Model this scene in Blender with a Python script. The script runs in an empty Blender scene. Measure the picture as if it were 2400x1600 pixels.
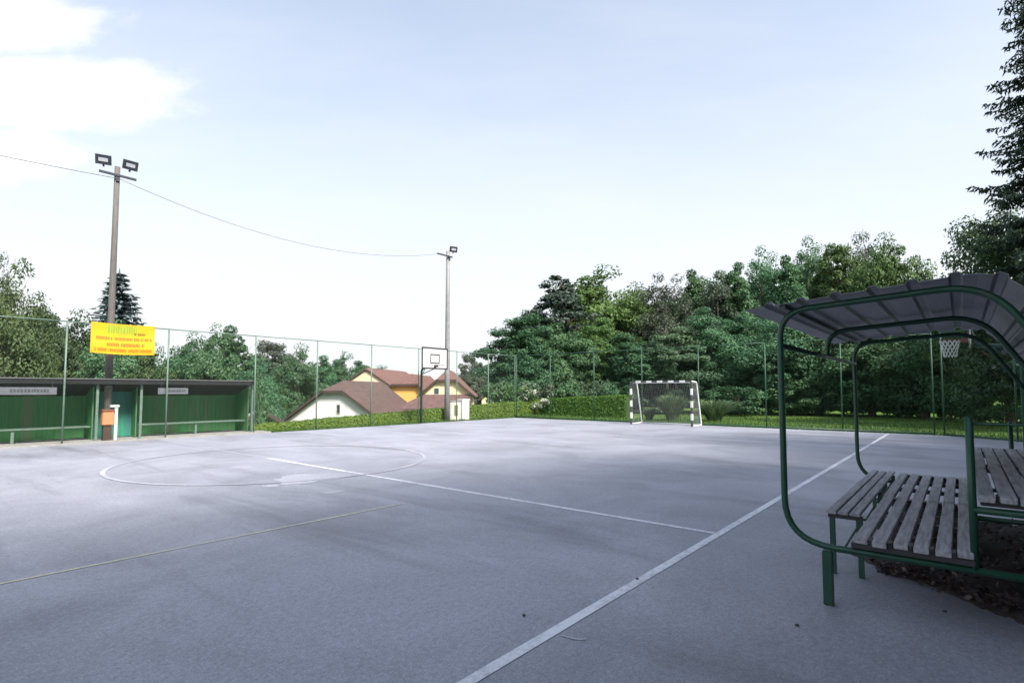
import bpy, bmesh, math, random
import numpy as np
from mathutils import Vector, Matrix
R = math.radians
scene = bpy.context.scene
COL = scene.collection

# ------------------------------------------------------------------ camera frame
CAM = Vector((-6.26, -2.17, 1.62))
FWD = Vector((.768, .640, 0)).normalized()
RGT = Vector((FWD.y, -FWD.x, 0))
FPX, HOR = 1262.0, 915.0

def at(px, d):
    """ground point seen in photo column px at forward distance d"""
    p = CAM + FWD * d + RGT * ((px - 1200) / FPX * d)
    return p.x, p.y
def hz(py, d):
    """height of something seen in photo row py at forward distance d"""
    return CAM.z + (HOR - py) / FPX * d

# ------------------------------------------------------------------ materials
def new_mat(name):
    m = bpy.data.materials.new(name); m.use_nodes = True
    nt = m.node_tree
    return m, nt, nt.nodes['Principled BSDF'], nt.nodes.new, nt.links.new

def mat(name, col, rough=.6, metal=0.0, var=.25, scale=6.0, bump=0.0, spec=.5, stretch=(1, 1, 1), dirt=None, dscale=1.5, dthr=(.5, .7)):
    m, nt, b, N, L = new_mat(name)
    tc = N('ShaderNodeTexCoord'); mp = N('ShaderNodeMapping'); mp.inputs['Scale'].default_value = stretch
    L(tc.outputs['Object'], mp.inputs['Vector'])
    n = N('ShaderNodeTexNoise'); n.inputs['Scale'].default_value = scale; n.inputs['Detail'].default_value = 6
    n.inputs['Roughness'].default_value = .65
    L(mp.outputs['Vector'], n.inputs['Vector'])
    r = N('ShaderNodeMapRange'); r.inputs['From Min'].default_value = .3; r.inputs['From Max'].default_value = .7
    r.inputs['To Min'].default_value = 1 - var; r.inputs['To Max'].default_value = 1 + var
    L(n.outputs['Fac'], r.inputs['Value'])
    mul = N('ShaderNodeVectorMath'); mul.operation = 'SCALE'; mul.inputs[0].default_value = col
    L(r.outputs['Result'], mul.inputs['Scale'])
    out = mul.outputs['Vector']
    if dirt:
        n2 = N('ShaderNodeTexNoise'); n2.inputs['Scale'].default_value = dscale; n2.inputs['Detail'].default_value = 8
        L(mp.outputs['Vector'], n2.inputs['Vector'])
        r2 = N('ShaderNodeMapRange'); r2.inputs['From Min'].default_value = dthr[0]; r2.inputs['From Max'].default_value = dthr[1]
        L(n2.outputs['Fac'], r2.inputs['Value'])
        mx = N('ShaderNodeMix'); mx.data_type = 'RGBA'
        L(r2.outputs['Result'], mx.inputs['Factor']); L(out, mx.inputs['A']); mx.inputs['B'].default_value = (*dirt, 1)
        out = mx.outputs['Result']
    L(out, b.inputs['Base Color'])
    b.inputs['Roughness'].default_value = rough; b.inputs['Metallic'].default_value = metal
    b.inputs['Specular IOR Level'].default_value = spec
    if bump:
        bp = N('ShaderNodeBump'); bp.inputs['Strength'].default_value = bump; bp.inputs['Distance'].default_value = .01
        L(n.outputs['Fac'], bp.inputs['Height']); L(bp.outputs['Normal'], b.inputs['Normal'])
    return m

def leaf_mat(name, dark, light, trans=.3, hue=.0):
    """foliage: each leaf carries a 'tint' value, each tree its own random shift"""
    m, nt, b, N, L = new_mat(name)
    a = N('ShaderNodeAttribute'); a.attribute_name = 'tint'
    oi = N('ShaderNodeObjectInfo')
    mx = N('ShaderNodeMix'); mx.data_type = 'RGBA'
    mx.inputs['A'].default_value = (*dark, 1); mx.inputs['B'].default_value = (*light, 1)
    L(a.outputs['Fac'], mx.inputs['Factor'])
    hs = N('ShaderNodeHueSaturation')
    r1 = N('ShaderNodeMapRange'); r1.inputs['To Min'].default_value = .478; r1.inputs['To Max'].default_value = .522
    r2 = N('ShaderNodeMapRange'); r2.inputs['To Min'].default_value = .8; r2.inputs['To Max'].default_value = 1.25
    wn = N('ShaderNodeTexWhiteNoise'); wn.noise_dimensions = '1D'
    L(oi.outputs['Random'], r1.inputs['Value']); L(oi.outputs['Random'], wn.inputs['W']); L(wn.outputs['Value'], r2.inputs['Value'])
    L(r1.outputs['Result'], hs.inputs['Hue']); L(r2.outputs['Result'], hs.inputs['Value'])
    L(mx.outputs['Result'], hs.inputs['Color'])
    L(hs.outputs['Color'], b.inputs['Base Color'])
    b.inputs['Roughness'].default_value = .55; b.inputs['Specular IOR Level'].default_value = .35
    t = N('ShaderNodeBsdfTranslucent'); L(hs.outputs['Color'], t.inputs['Color'])
    ms = N('ShaderNodeMixShader'); ms.inputs['Fac'].default_value = trans
    L(b.outputs['BSDF'], ms.inputs[1]); L(t.outputs['BSDF'], ms.inputs[2])
    L(ms.outputs['Shader'], nt.nodes['Material Output'].inputs['Surface'])
    return m

M = {}
M['green_tube'] = mat('green_tube', (.010, .060, .034), .4, var=.25, scale=9, dirt=(.05, .06, .045), dthr=(.58, .75), dscale=7)
M['fence_green'] = mat('fence_green', (.12, .18, .14), .5, var=.2)
M['fence_dark'] = mat('fence_dark_green', (.02, .075, .045), .5, var=.2)
M['fence_wire'] = mat('fence_wire', (.05, .10, .07), .5)
M['dark_green'] = mat('dark_green_paint', (.012, .06, .035), .4)
M['sheet'] = mat('roof_sheet', (.20, .205, .225), .45, metal=.15, var=.25, scale=3, stretch=(.5, 3, 3), dirt=(.12, .11, .11), dthr=(.55, .8))
M['purlin'] = mat('purlin_paint', (.03, .05, .05), .5)
M['slat'] = mat('weathered_slat', (.29, .29, .31), .75, var=.45, scale=7, bump=.4, stretch=(.5, 6, 6), dirt=(.40, .40, .41), dthr=(.5, .7), dscale=4)
M['bolt'] = mat('bolt', (.03, .03, .035), .5, metal=.6)
M['pole'] = mat('pole_wood', (.125, .115, .105), .85, var=.35, scale=6, stretch=(8, 8, .6), bump=.3)
M['pole2'] = mat('pole_steel', (.23, .225, .225), .6, var=.2)
M['lamp_body'] = mat('lamp_body', (.03, .035, .045), .45)
M['lamp_glass'] = mat('lamp_glass', (.44, .45, .49), .12, var=.1, spec=.8)
M['wire'] = mat('wire_rubber', (.25, .25, .25), .6)
M['white_paint'] = mat('white_paint', (.78, .78, .76), .55, var=.1)
M['board_white'] = mat('board_white', (.54, .52, .51), .5, var=.1, scale=3)
M['black_paint'] = mat('black_paint', (.03, .03, .035), .5)
M['red_stripe'] = mat('stripe_grey', (.07, .075, .07), .55)
M['rim'] = mat('rim_orange', (.13, .045, .03), .5)
M['net_white'] = mat('net_white', (.55, .58, .54), .8)
M['net_grey'] = mat('net_grey', (.30, .31, .33), .8)
M['yellow'] = mat('banner_yellow', (.66, .37, .008), .5, var=.08, scale=3)
M['orange_ink'] = mat('banner_orange_ink', (.42, .13, .004), .6, var=.1)
M['green_ink'] = mat('banner_green_ink', (.20, .36, .03), .6, var=.1)
M['black_ink'] = mat('banner_black_ink', (.08, .07, .01), .6)
M['dug_green'] = mat('dugout_green', (.050, .215, .070), .55, var=.25, scale=4, stretch=(6, 6, .3), dirt=(.12, .19, .10), dthr=(.48, .68), dscale=1.1)
M['dug_teal'] = mat('dugout_teal', (.035, .22, .15), .5, var=.25, scale=4, stretch=(6, 6, .4), dirt=(.04, .17, .17), dthr=(.5, .6), dscale=1)
M['dug_roof'] = mat('dugout_roof', (.012, .014, .015), .9, var=.3)  # near-black: interior shade under roof and fascia is put into this colour
M['dug_edge'] = mat('roof_edge', (.10, .10, .10), .6)
M['sign_plate'] = mat('sign_plate', (.11, .12, .135), .6, var=.2)
M['sign_ink'] = mat('sign_ink', (.04, .05, .055), .6)
M['concrete'] = mat('concrete', (.27, .265, .25), .85, var=.22, scale=5, bump=.2)
M['bin'] = mat('bin_orange', (.66, .22, .10), .5, var=.12)
M['bin_dark'] = mat('bin_dark', (.20, .08, .045), .6)
M['rust'] = mat('rusty_steel', (.06, .035, .025), .8)
M['post_pale'] = mat('post_pale', (.50, .56, .50), .6, var=.15)
M['cab'] = mat('cabinet_grey', (.50, .48, .42), .7, var=.15)
M['cab_dark'] = mat('cabinet_door', (.12, .12, .07), .6)
M['white_wall'] = mat('white_render', (.74, .72, .72), .85, var=.06, scale=2, dirt=(.62, .60, .58), dthr=(.55, .8))
M['peach_wall'] = mat('peach_render', (.80, .62, .42), .85, var=.06, scale=2)
M['yellow_wall'] = mat('yellow_render', (.74, .43, .12), .85, var=.06, scale=2)
M['pale_wall'] = mat('pale_yellow_render', (.80, .71, .42), .85, var=.06, scale=2)
M['glass'] = mat('window_glass', (.05, .06, .08), .12, spec=.8, var=.1)
M['sill'] = mat('window_frame', (.55, .5, .45), .6)
M['verge'] = mat('verge_board', (.06, .04, .035), .7)
M['bark'] = mat('bark', (.10, .075, .055), .9, var=.4, scale=8, stretch=(6, 6, 1), bump=.5)
M['bark_red'] = mat('bark_red', (.22, .11, .07), .9, var=.3, scale=6, stretch=(6, 6, 1), bump=.5)
M['bark_pale'] = mat('bark_pale', (.26, .23, .20), .9, var=.3, scale=6, stretch=(6, 6, 1))
M['stone'] = mat('stone', (.05, .05, .055), .8)

def roof_mat(name, a, b2):
    m, nt, b, N, L = new_mat(name)
    tc = N('ShaderNodeTexCoord')
    w = N('ShaderNodeTexWave'); w.wave_type = 'BANDS'; w.bands_direction = 'Z'; w.inputs['Scale'].default_value = 2.6
    w.inputs['Distortion'].default_value = .6; w.inputs['Detail'].default_value = 2
    n = N('ShaderNodeTexNoise'); n.inputs['Scale'].default_value = 2.2; n.inputs['Detail'].default_value = 8
    L(tc.outputs['Object'], w.inputs['Vector']); L(tc.outputs['Object'], n.inputs['Vector'])
    mx = N('ShaderNodeMix'); mx.data_type = 'RGBA'; mx.inputs['A'].default_value = (*a, 1); mx.inputs['B'].default_value = (*b2, 1)
    r = N('ShaderNodeMapRange'); r.inputs['From Min'].default_value = .35; r.inputs['From Max'].default_value = .65
    L(n.outputs['Fac'], r.inputs['Value']); L(r.outputs['Result'], mx.inputs['Factor']); L(mx.outputs['Result'], b.inputs['Base Color'])
    bp = N('ShaderNodeBump'); bp.inputs['Strength'].default_value = .5; bp.inputs['Distance'].default_value = .04
    L(w.outputs['Fac'], bp.inputs['Height']); L(bp.outputs['Normal'], b.inputs['Normal'])
    b.inputs['Roughness'].default_value = .8
    return m
M['roof_brown'] = roof_mat('roof_brown', (.078, .047, .040), (.11, .066, .057))
M['roof_red'] = roof_mat('roof_red', (.125, .060, .046), (.165, .085, .070))
M['roof_wine'] = roof_mat('roof_wine', (.095, .052, .050), (.135, .078, .074))
M['roof_grey'] = roof_mat('roof_grey', (.42, .42, .46), (.5, .5, .54))

def asphalt():
    m, nt, b, N, L = new_mat('asphalt')
    tc = N('ShaderNodeTexCoord')
    def noise(sc, det, rough=.6, stretch=None, rot=0, dist=0):
        n = N('ShaderNodeTexNoise'); n.inputs['Scale'].default_value = sc; n.inputs['Detail'].default_value = det
        n.inputs['Roughness'].default_value = rough; n.inputs['Distortion'].default_value = dist
        if stretch:
            mp = N('ShaderNodeMapping'); mp.inputs['Scale'].default_value = stretch; mp.inputs['Rotation'].default_value = (0, 0, rot)
            L(tc.outputs['Object'], mp.inputs['Vector']); L(mp.outputs['Vector'], n.inputs['Vector'])
        else: L(tc.outputs['Object'], n.inputs['Vector'])
        return n.outputs['Fac']
    def rng(v, a, b_, c, d):
        r = N('ShaderNodeMapRange'); r.inputs['From Min'].default_value = a; r.inputs['From Max'].default_value = b_
        r.inputs['To Min'].default_value = c; r.inputs['To Max'].default_value = d; L(v, r.inputs['Value']); return r.outputs['Result']
    def mul(a, b_):
        k = N('ShaderNodeMath'); k.operation = 'MULTIPLY'; L(a, k.inputs[0]); L(b_, k.inputs[1]); return k.outputs[0]
    fine = mul(rng(noise(70, 5, .85), .3, .7, .50, 1.50), rng(noise(22, 4, .7), .3, .7, .83, 1.17))
    mid = rng(noise(26, 4, .7), .3, .7, .9, 1.1)
    patch = rng(noise(.45, 8, .68, dist=.6), .35, .66, .80, 1.17)
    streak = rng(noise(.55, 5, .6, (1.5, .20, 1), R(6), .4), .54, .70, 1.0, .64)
    dust = rng(noise(.8, 9, .72, (1.2, .5, 1), R(10)), .56, .74, 1.0, 1.25)
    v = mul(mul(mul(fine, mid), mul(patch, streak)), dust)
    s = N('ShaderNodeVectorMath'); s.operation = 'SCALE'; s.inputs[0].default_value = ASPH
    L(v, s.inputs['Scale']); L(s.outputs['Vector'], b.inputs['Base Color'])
    b.inputs['Roughness'].default_value = .54; b.inputs['Specular IOR Level'].default_value = .5
    bp = N('ShaderNodeBump'); bp.inputs['Strength'].default_value = .4; bp.inputs['Distance'].default_value = .005
    L(fine, bp.inputs['Height']); L(bp.outputs['Normal'], b.inputs['Normal'])
    return m
ASPH = (.278, .284, .332)
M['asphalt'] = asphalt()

def paint_mat(name, col, wear):
    """line paint worn through to the asphalt in patches"""
    m, nt, b, N, L = new_mat(name)
    tc = N('ShaderNodeTexCoord')
    n = N('ShaderNodeTexNoise'); n.inputs['Scale'].default_value = 14; n.inputs['Detail'].default_value = 8; n.inputs['Roughness'].default_value = .7
    n2 = N('ShaderNodeTexNoise'); n2.inputs['Scale'].default_value = .8; n2.inputs['Detail'].default_value = 3
    L(tc.outputs['Object'], n.inputs['Vector']); L(tc.outputs['Object'], n2.inputs['Vector'])
    ad = N('ShaderNodeMath'); ad.operation = 'MULTIPLY_ADD'; ad.inputs[1].default_value = .8
    L(n2.outputs['Fac'], ad.inputs[0]); L(n.outputs['Fac'], ad.inputs[2])
    r = N('ShaderNodeMapRange'); r.inputs['From Min'].default_value = wear - .18; r.inputs['From Max'].default_value = wear + .18
    L(ad.outputs[0], r.inputs['Value'])
    mx = N('ShaderNodeMix'); mx.data_type = 'RGBA'; mx.inputs['A'].default_value = (*[c * 1.13 for c in ASPH], 1); mx.inputs['B'].default_value = (*col, 1)
    L(r.outputs['Result'], mx.inputs['Factor']); L(mx.outputs['Result'], b.inputs['Base Color'])
    b.inputs['Roughness'].default_value = .7
    return m
M['line_white'] = paint_mat('line_white', (.72, .72, .76), .79)
M['line_faint'] = paint_mat('line_faint', (.52, .52, .56), 1.0)
M['line_ghost'] = paint_mat('line_ghost', (.40, .40, .44), 1.20)
M['line_yellow'] = paint_mat('line_yellow', (.60, .58, .38), .88)
M['scuff'] = paint_mat('scuff', (.42, .43, .48), .90)

def grass_mat():
    m, nt, b, N, L = new_mat('grass_ground')
    tc = N('ShaderNodeTexCoord')
    n = N('ShaderNodeTexNoise'); n.inputs['Scale'].default_value = .7; n.inputs['Detail'].default_value = 10; n.inputs['Roughness'].default_value = .7
    L(tc.outputs['Object'], n.inputs['Vector'])
    r = N('ShaderNodeMapRange'); r.inputs['From Min'].default_value = .35; r.inputs['From Max'].default_value = .65; L(n.outputs['Fac'], r.inputs['Value'])
    mx = N('ShaderNodeMix'); mx.data_type = 'RGBA'; mx.inputs['A'].default_value = (.055, .12, .022, 1); mx.inputs['B'].default_value = (.13, .21, .045, 1)
    L(r.outputs['Result'], mx.inputs['Factor']); L(mx.outputs['Result'], b.inputs['Base Color'])
    b.inputs['Roughness'].default_value = .9; b.inputs['Specular IOR Level'].default_value = .1
    n2 = N('ShaderNodeTexNoise'); n2.inputs['Scale'].default_value = 9; n2.inputs['Detail'].default_value = 6
    L(tc.outputs['Object'], n2.inputs['Vector'])
    bp = N('ShaderNodeBump'); bp.inputs['Strength'].default_value = .8; bp.inputs['Distance'].default_value = .06
    L(n2.outputs['Fac'], bp.inputs['Height']); L(bp.outputs['Normal'], b.inputs['Normal'])
    return m
M['grass'] = grass_mat()
M['soil'] = mat('leaf_soil', (.050, .040, .038), .95, var=.55, scale=16, bump=.8)
M['litter'] = leaf_mat('leaf_litter', (.035, .026, .024), (.12, .09, .08), .05)

M['leaf_mid'] = leaf_mat('leaf_mid', (.048, .116, .050), (.104, .208, .088))
M['leaf_deep'] = leaf_mat('leaf_deep', (.042, .114, .052), (.096, .198, .082))
M['leaf_yellow'] = leaf_mat('leaf_yellow', (.045, .098, .024), (.105, .190, .050))
M['leaf_pale'] = leaf_mat('leaf_pale', (.055, .095, .050), (.13, .19, .10))
M['leaf_grey'] = leaf_mat('leaf_grey', (.050, .070, .045), (.11, .14, .095))
M['leaf_olive'] = leaf_mat('leaf_olive', (.034, .068, .024), (.090, .142, .048))
M['needle_blue'] = leaf_mat('needle_blue', (.085, .115, .125), (.17, .21, .225), .1)
M['needle_dark'] = leaf_mat('needle_dark', (.010, .028, .016), (.030, .065, .032), .12)
M['needle_pine'] = leaf_mat('needle_pine', (.022, .045, .030), (.060, .090, .060), .12)
M['hedge'] = leaf_mat('hedge_leaf', (.070, .145, .018), (.125, .225, .035), .25)
M['hydrangea'] = leaf_mat('hydrangea_leaf', (.05, .10, .04), (.42, .44, .36), .2)
M['blade'] = leaf_mat('grass_blade', (.050, .11, .020), (.13, .21, .05), .3)
M['arch_leaf'] = leaf_mat('arching_leaf', (.07, .12, .055), (.17, .235, .12), .3)

# ------------------------------------------------------------------ mesh helpers
def link(o, parent=None):
    COL.objects.link(o)
    if parent: o.parent = parent
    return o
def mesh_obj(name, bm, m, parent=None, smooth=False):
    me = bpy.data.meshes.new(name); bm.normal_update(); bm.to_mesh(me); bm.free()
    me.materials.append(m)
    if smooth: me.polygons.foreach_set('use_smooth', [True] * len(me.polygons))
    return link(bpy.data.objects.new(name, me), parent)
def empty(name, loc, rz=0):
    o = bpy.data.objects.new(name, None); o.location = loc; o.rotation_euler = (0, 0, rz); o.empty_display_size = .2
    return link(o)
def tag(o, label, cat, group=None):
    o['label'] = label; o['category'] = cat
    if group: o['group'] = group
    return o
def struct(o): o['kind'] = 'structure'; return o

def box(bm, x0, y0, z0, x1, y1, z1, bev=0.0):
    x0, x1 = min(x0, x1), max(x0, x1); y0, y1 = min(y0, y1), max(y0, y1); z0, z1 = min(z0, z1), max(z0, z1)
    vs = [bm.verts.new(p) for p in [(x0, y0, z0), (x1, y0, z0), (x1, y1, z0), (x0, y1, z0), (x0, y0, z1), (x1, y0, z1), (x1, y1, z1), (x0, y1, z1)]]
    fs = [bm.faces.new([vs[i] for i in f]) for f in ((3, 2, 1, 0), (4, 5, 6, 7), (0, 1, 5, 4), (1, 2, 6, 5), (2, 3, 7, 6), (3, 0, 4, 7))]
    if bev:
        es = list({e for f in fs for e in f.edges})
        bmesh.ops.bevel(bm, geom=es, offset=bev, segments=2, affect='EDGES')
def obox(bm, c, ax, ay, az, hx, hy, hz_):
    """box with centre c, unit axes and half sizes"""
    c = Vector(c); ax = Vector(ax); ay = Vector(ay); az = Vector(az)
    vs = [bm.verts.new(c + ax * (sx * hx) + ay * (sy * hy) + az * (sz * hz_)) for sx in (-1, 1) for sy in (-1, 1) for sz in (-1, 1)]
    for f in ((0, 1, 3, 2), (4, 6, 7, 5), (0, 4, 5, 1), (2, 3, 7, 6), (0, 2, 6, 4), (1, 5, 7, 3)):
        bm.faces.new([vs[i] for i in f])
def tube(bm, pts, r, n=8, closed=False):
    """sweep a circle along a polyline; r a number or one radius per point"""
    pts = [Vector(p) for p in pts]; k = len(pts)
    rs = r if isinstance(r, (list, tuple)) else [r] * k
    rings = []; prev = None
    for i, p in enumerate(pts):
        if closed: t = (pts[(i + 1) % k] - pts[i - 1])
        else: t = (pts[min(i + 1, k - 1)] - pts[max(i - 1, 0)])
        t.normalize()
        if prev is None:
            a = Vector((0, 0, 1)) if abs(t.z) < .9 else Vector((1, 0, 0))
            nrm = t.cross(a).normalized()
        else:
            nrm = prev - t * prev.dot(t)
            nrm = nrm.normalized() if nrm.length > 1e-6 else t.orthogonal().normalized()
        prev = nrm; bi = t.cross(nrm)
        rings.append([bm.verts.new(p + (nrm * math.cos(2 * math.pi * j / n) + bi * math.sin(2 * math.pi * j / n)) * rs[i]) for j in range(n)])
    for i in range(k if closed else k - 1):
        a, b = rings[i], rings[(i + 1) % k]
        for j in range(n): bm.faces.new((a[j], a[(j + 1) % n], b[(j + 1) % n], b[j]))
    if not closed:
        bm.faces.new(rings[0][::-1]); bm.faces.new(rings[-1])
def arc_round(pts, rad, seg=6):
    """round the inner corners of a 3-D polyline"""
    pts = [Vector(p) for p in pts]; out = [pts[0]]
    for i in range(1, len(pts) - 1):
        p, a, b = pts[i], pts[i - 1], pts[i + 1]
        r = rad[i] if isinstance(rad, dict) and i in rad else (rad if not isinstance(rad, dict) else 0)
        if r <= 0: out.append(p); continue
        ta = p + (a - p).normalized() * r; tb = p + (b - p).normalized() * r
        for s in range(seg + 1):
            t = s / seg
            out.append(ta * (1 - t) ** 2 + p * (2 * t * (1 - t)) + tb * t ** 2)
    out.append(pts[-1]); return out
def sheet(name, pts, z, m, parent=None):
    bm = bmesh.new(); bm.faces.new([bm.verts.new((x, y, z)) for x, y in pts]); return mesh_obj(name, bm, m, parent)
def prism(bm, poly, d0, d1, f):
    """polygon poly [(a,b)] extruded from d0 to d1; f(a,b,d) gives the point"""
    A = [bm.verts.new(f(a, b, d0)) for a, b in poly]; B = [bm.verts.new(f(a, b, d1)) for a, b in poly]
    n = len(poly); bm.faces.new(A[::-1]); bm.faces.new(B)
    for i in range(n): bm.faces.new((A[i], A[(i + 1) % n], B[(i + 1) % n], B[i]))

def quads_mesh(name, V, tint, m):
    """V (n,4,3) -> mesh of separate quads with a per-face tint"""
    n = len(V); me = bpy.data.meshes.new(name)
    me.vertices.add(n * 4); me.vertices.foreach_set('co', V.reshape(-1).astype(np.float32))
    me.loops.add(n * 4); me.loops.foreach_set('vertex_index', np.arange(n * 4, dtype=np.int32))
    me.polygons.add(n); me.polygons.foreach_set('loop_start', np.arange(0, n * 4, 4, dtype=np.int32))
    me.update(calc_edges=True)
    a = me.attributes.new('tint', 'FLOAT', 'FACE'); a.data.foreach_set('value', np.clip(tint, 0, 1).astype(np.float32))
    me.materials.append(m); return me
def norm(v): return v / np.maximum(np.linalg.norm(v, axis=-1, keepdims=True), 1e-9)
def leaf_quads(P, Nn, size, rng, aspect=.55):
    """diamond leaves at P with normals Nn"""
    n = len(P); rnd = rng.normal(size=(n, 3)); t = norm(np.cross(Nn, rnd)); b = np.cross(Nn, t)
    s = size[:, None] if hasattr(size, '__len__') else size
    return np.stack([P - t * s, P + b * s * aspect - Nn * s * .12, P + t * s, P - b * s * aspect - Nn * s * .12], 1)

# ------------------------------------------------------------------ terrain
def sstep(a, b, x):
    t = min(1, max(0, (x - a) / (b - a))); return t * t * (3 - 2 * t)
def terrain(u, v):
    z = -.05
    edge = sstep(0, 9, (v - 20.8) - max(0, (u - 19)) * .75)          # the slope falls away beyond the hedge
    z -= 5.6 * edge
    d = (Vector((u, v, 0)) - Vector((CAM.x, CAM.y, 0))).dot(FWD)
    z += (4.4 * sstep(66, 92, d) + 2.6 * sstep(60, 130, d)) * edge
    z += .25 * (math.sin(u * .21) + math.cos(v * .17)) * edge
    z -= .45 * sstep(19.2, 21, v) * sstep(14, 2, u) if v > 19.2 else 0
    return z
bm = bmesh.new()
def axis(a, b, fine0, fine1, step):
    xs = []; x = fine0
    while x <= fine1: xs.append(x); x += step
    s = step; x = fine1
    while x < b: s *= 1.35; x += s; xs.append(min(x, b))
    s = step; x = fine0
    while x > a: s *= 1.35; x -= s; xs.insert(0, max(x, a))
    return xs
us = axis(-700, 1400, -34, 92, 2.0); vs_ = axis(-700, 1400, -24, 92, 2.0)
grid = [[bm.verts.new((u, v, terrain(u, v))) for v in vs_] for u in us]
for i in range(len(us) - 1):
    for j in range(len(vs_) - 1): bm.faces.new((grid[i][j], grid[i + 1][j], grid[i + 1][j + 1], grid[i][j + 1]))
struct(mesh_obj('ground', bm, M['grass'], smooth=True))

# court slab
bm = bmesh.new()
court = [(-34, -7.5), (9, -7.5), (15.2, -5.2), (17.6, -3.2), (18.75, -1.6), (18.75, 18.42), (-34, 18.42)]
prism(bm, court, -.12, 0, lambda a, b, d: (a, b, d))
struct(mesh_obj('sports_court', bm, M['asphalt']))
# concrete kerb under the side fence and in front of the team shelter
bm = bmesh.new(); box(bm, -34, 18.424, -.12, 3.9, 18.70, .045, .01)
struct(mesh_obj('concrete_kerb', bm, M['concrete']))
bm = bmesh.new(); box(bm, -12, 18.704, -.12, 3.95, 20.6, .03)
struct(mesh_obj('concrete_apron', bm, M['concrete']))

# painted lines
def strip(name, pts, w, m, z=.004):
    bm = bmesh.new(); prev = None; k = len(pts)
    for i, p in enumerate(pts):
        p = Vector((*p, 0)); t = Vector((*pts[min(i + 1, k - 1)], 0)) - Vector((*pts[max(i - 1, 0)], 0)); t.normalize()
        nn = Vector((-t.y, t.x, 0)) * w / 2
        cur = (bm.verts.new((p.x + nn.x, p.y + nn.y, z)), bm.verts.new((p.x - nn.x, p.y - nn.y, z)))
        if prev: bm.faces.new((prev[1], cur[1], cur[0], prev[0]))
        prev = cur
    return struct(mesh_obj(name, bm, m))
strip('sideline_marking', [(-20, 0), (18.35, 0)], .085, M['line_white'])
strip('halfway_line_marking', [(0, .05), (0, 10.7)], .085, M['line_white'])
strip('halfway_line_marking', [(0, 10.7), (0, 18)], .085, M['line_ghost'])
for a0, a1, mm in ((145, 232, 'line_faint'), (232, 268, 'line_ghost'), (268, 352, 'line_faint'), (352, 505, 'line_ghost')):
    strip('centre_circle_marking', [(3.3 * math.cos(R(a)), 10.05 + 3.3 * math.sin(R(a))) for a in np.linspace(a0, a1, 30)], .08, M[mm], .008)
strip('yellow_line_marking', [(-16, 4.2), (-1.2, 4.05)], .04, M['line_yellow'])
strip('tick_marking', [(-3.235, -.07), (-3.225, -.16), (-3.20, -.215), (-3.17, -.225)], .018, M['line_faint'])
bm = bmesh.new()
rnd = random.Random(4)
for (cx, cy, a, b_) in ((-.9, 7.2, .75, .55), (-1.75, 6.9, .16, .14), (-1.4, 5.6, .2, .12)):
    ring = []
    for i in range(26):
        t = 2 * math.pi * i / 26; k = rnd.uniform(.7, 1.15)
        ring.append(bm.verts.new((cx + a * k * math.cos(t), cy + b_ * k * math.sin(t), .004)))
    bm.faces.new(ring)
struct(mesh_obj('paint_smear_marking', bm, M['scuff']))

# ------------------------------------------------------------------ team bench shelter on the near touchline
H0 = (-1.5, .47, 2.44)                                                # the three hoops
sh = tag(empty('bench_shelter', (0, -1.9, 0)), 'open green tube shelter with grey ribbed sheet roof over slatted benches', 'bench shelter')
OY = -1.9                                                            # parts are given in the shelter's own frame
def L_(u, v, z): return (u, v - OY, z)
prof = [(-1.34, .43), (-1.05, .43), (-1.05, 2.26), (-2.30, 2.40), (-3.45, .43), (-3.02, .43)]
def hoop(u, low):
    pts = [L_(u, -3.45, .43), L_(u, -1.05, .43), L_(u, -1.05, 2.26), L_(u, -2.33, 2.335), L_(u, -3.45, .43)]
    return arc_round(pts, {1: .34, 2: .22, 3: .26}, 8)
for u in H0:
    bm = bmesh.new()
    if u == H0[1]:   # the middle hoop carries the roof only: it stops under the front eave
        pts = arc_round([L_(u, -1.06, 1.98), L_(u, -1.05, 2.26), L_(u, -2.33, 2.335), L_(u, -3.45, .43), L_(u, -1.6, .43)], {1: .22, 2: .26, 3: .05}, 8)
        tube(bm, pts, .024, 10)
    else:
        tube(bm, hoop(u, True), .024, 10)
    mesh_obj('frame_hoop', bm, M['green_tube'], sh, True)
    for v in ((-1.34, -3.0) if u != H0[1] else (-3.0,)):
        bm = bmesh.new(); box(bm, u - .033, v - OY - .033, 0, u + .033, v - OY + .033, .405, .006)
        mesh_obj('leg', bm, M['green_tube'], sh)
    if u != H0[1]:
        bm = bmesh.new()                                              # upright behind the lower bench and arm to the back
        tube(bm, [L_(u, -2.2, .43), L_(u, -2.2, 1.44)] if u < 0 else [L_(u, -2.60, .43), L_(u, -2.60, 1.25)], .023, 8)
        if u < 0: tube(bm, [L_(u, -2.2, 1.40), L_(u, -2.87, 1.40)], .009, 6)
        mesh_obj('upright', bm, M['green_tube'], sh, True)
        bm = bmesh.new(); tube(bm, [L_(u, -2.2 if u < 0 else -2.26, .83), L_(u, -3.2, .83)], .024, 8)
        mesh_obj('bench_bracket', bm, M['green_tube'], sh, True)
# eave tube joining the hoops at the front, and low rail at the back
bm = bmesh.new(); tube(bm, [L_(-1.5, -1.06, 1.985), L_(2.44, -1.06, 1.985)], .022, 8)
mesh_obj('eave_rail', bm, M['green_tube'], sh, True)
bm = bmesh.new(); tube(bm, [L_(-1.5, -3.44, .45), L_(2.44, -3.44, .45)], .024, 8)
mesh_obj('back_rail', bm, M['green_tube'], sh, True)
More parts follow.
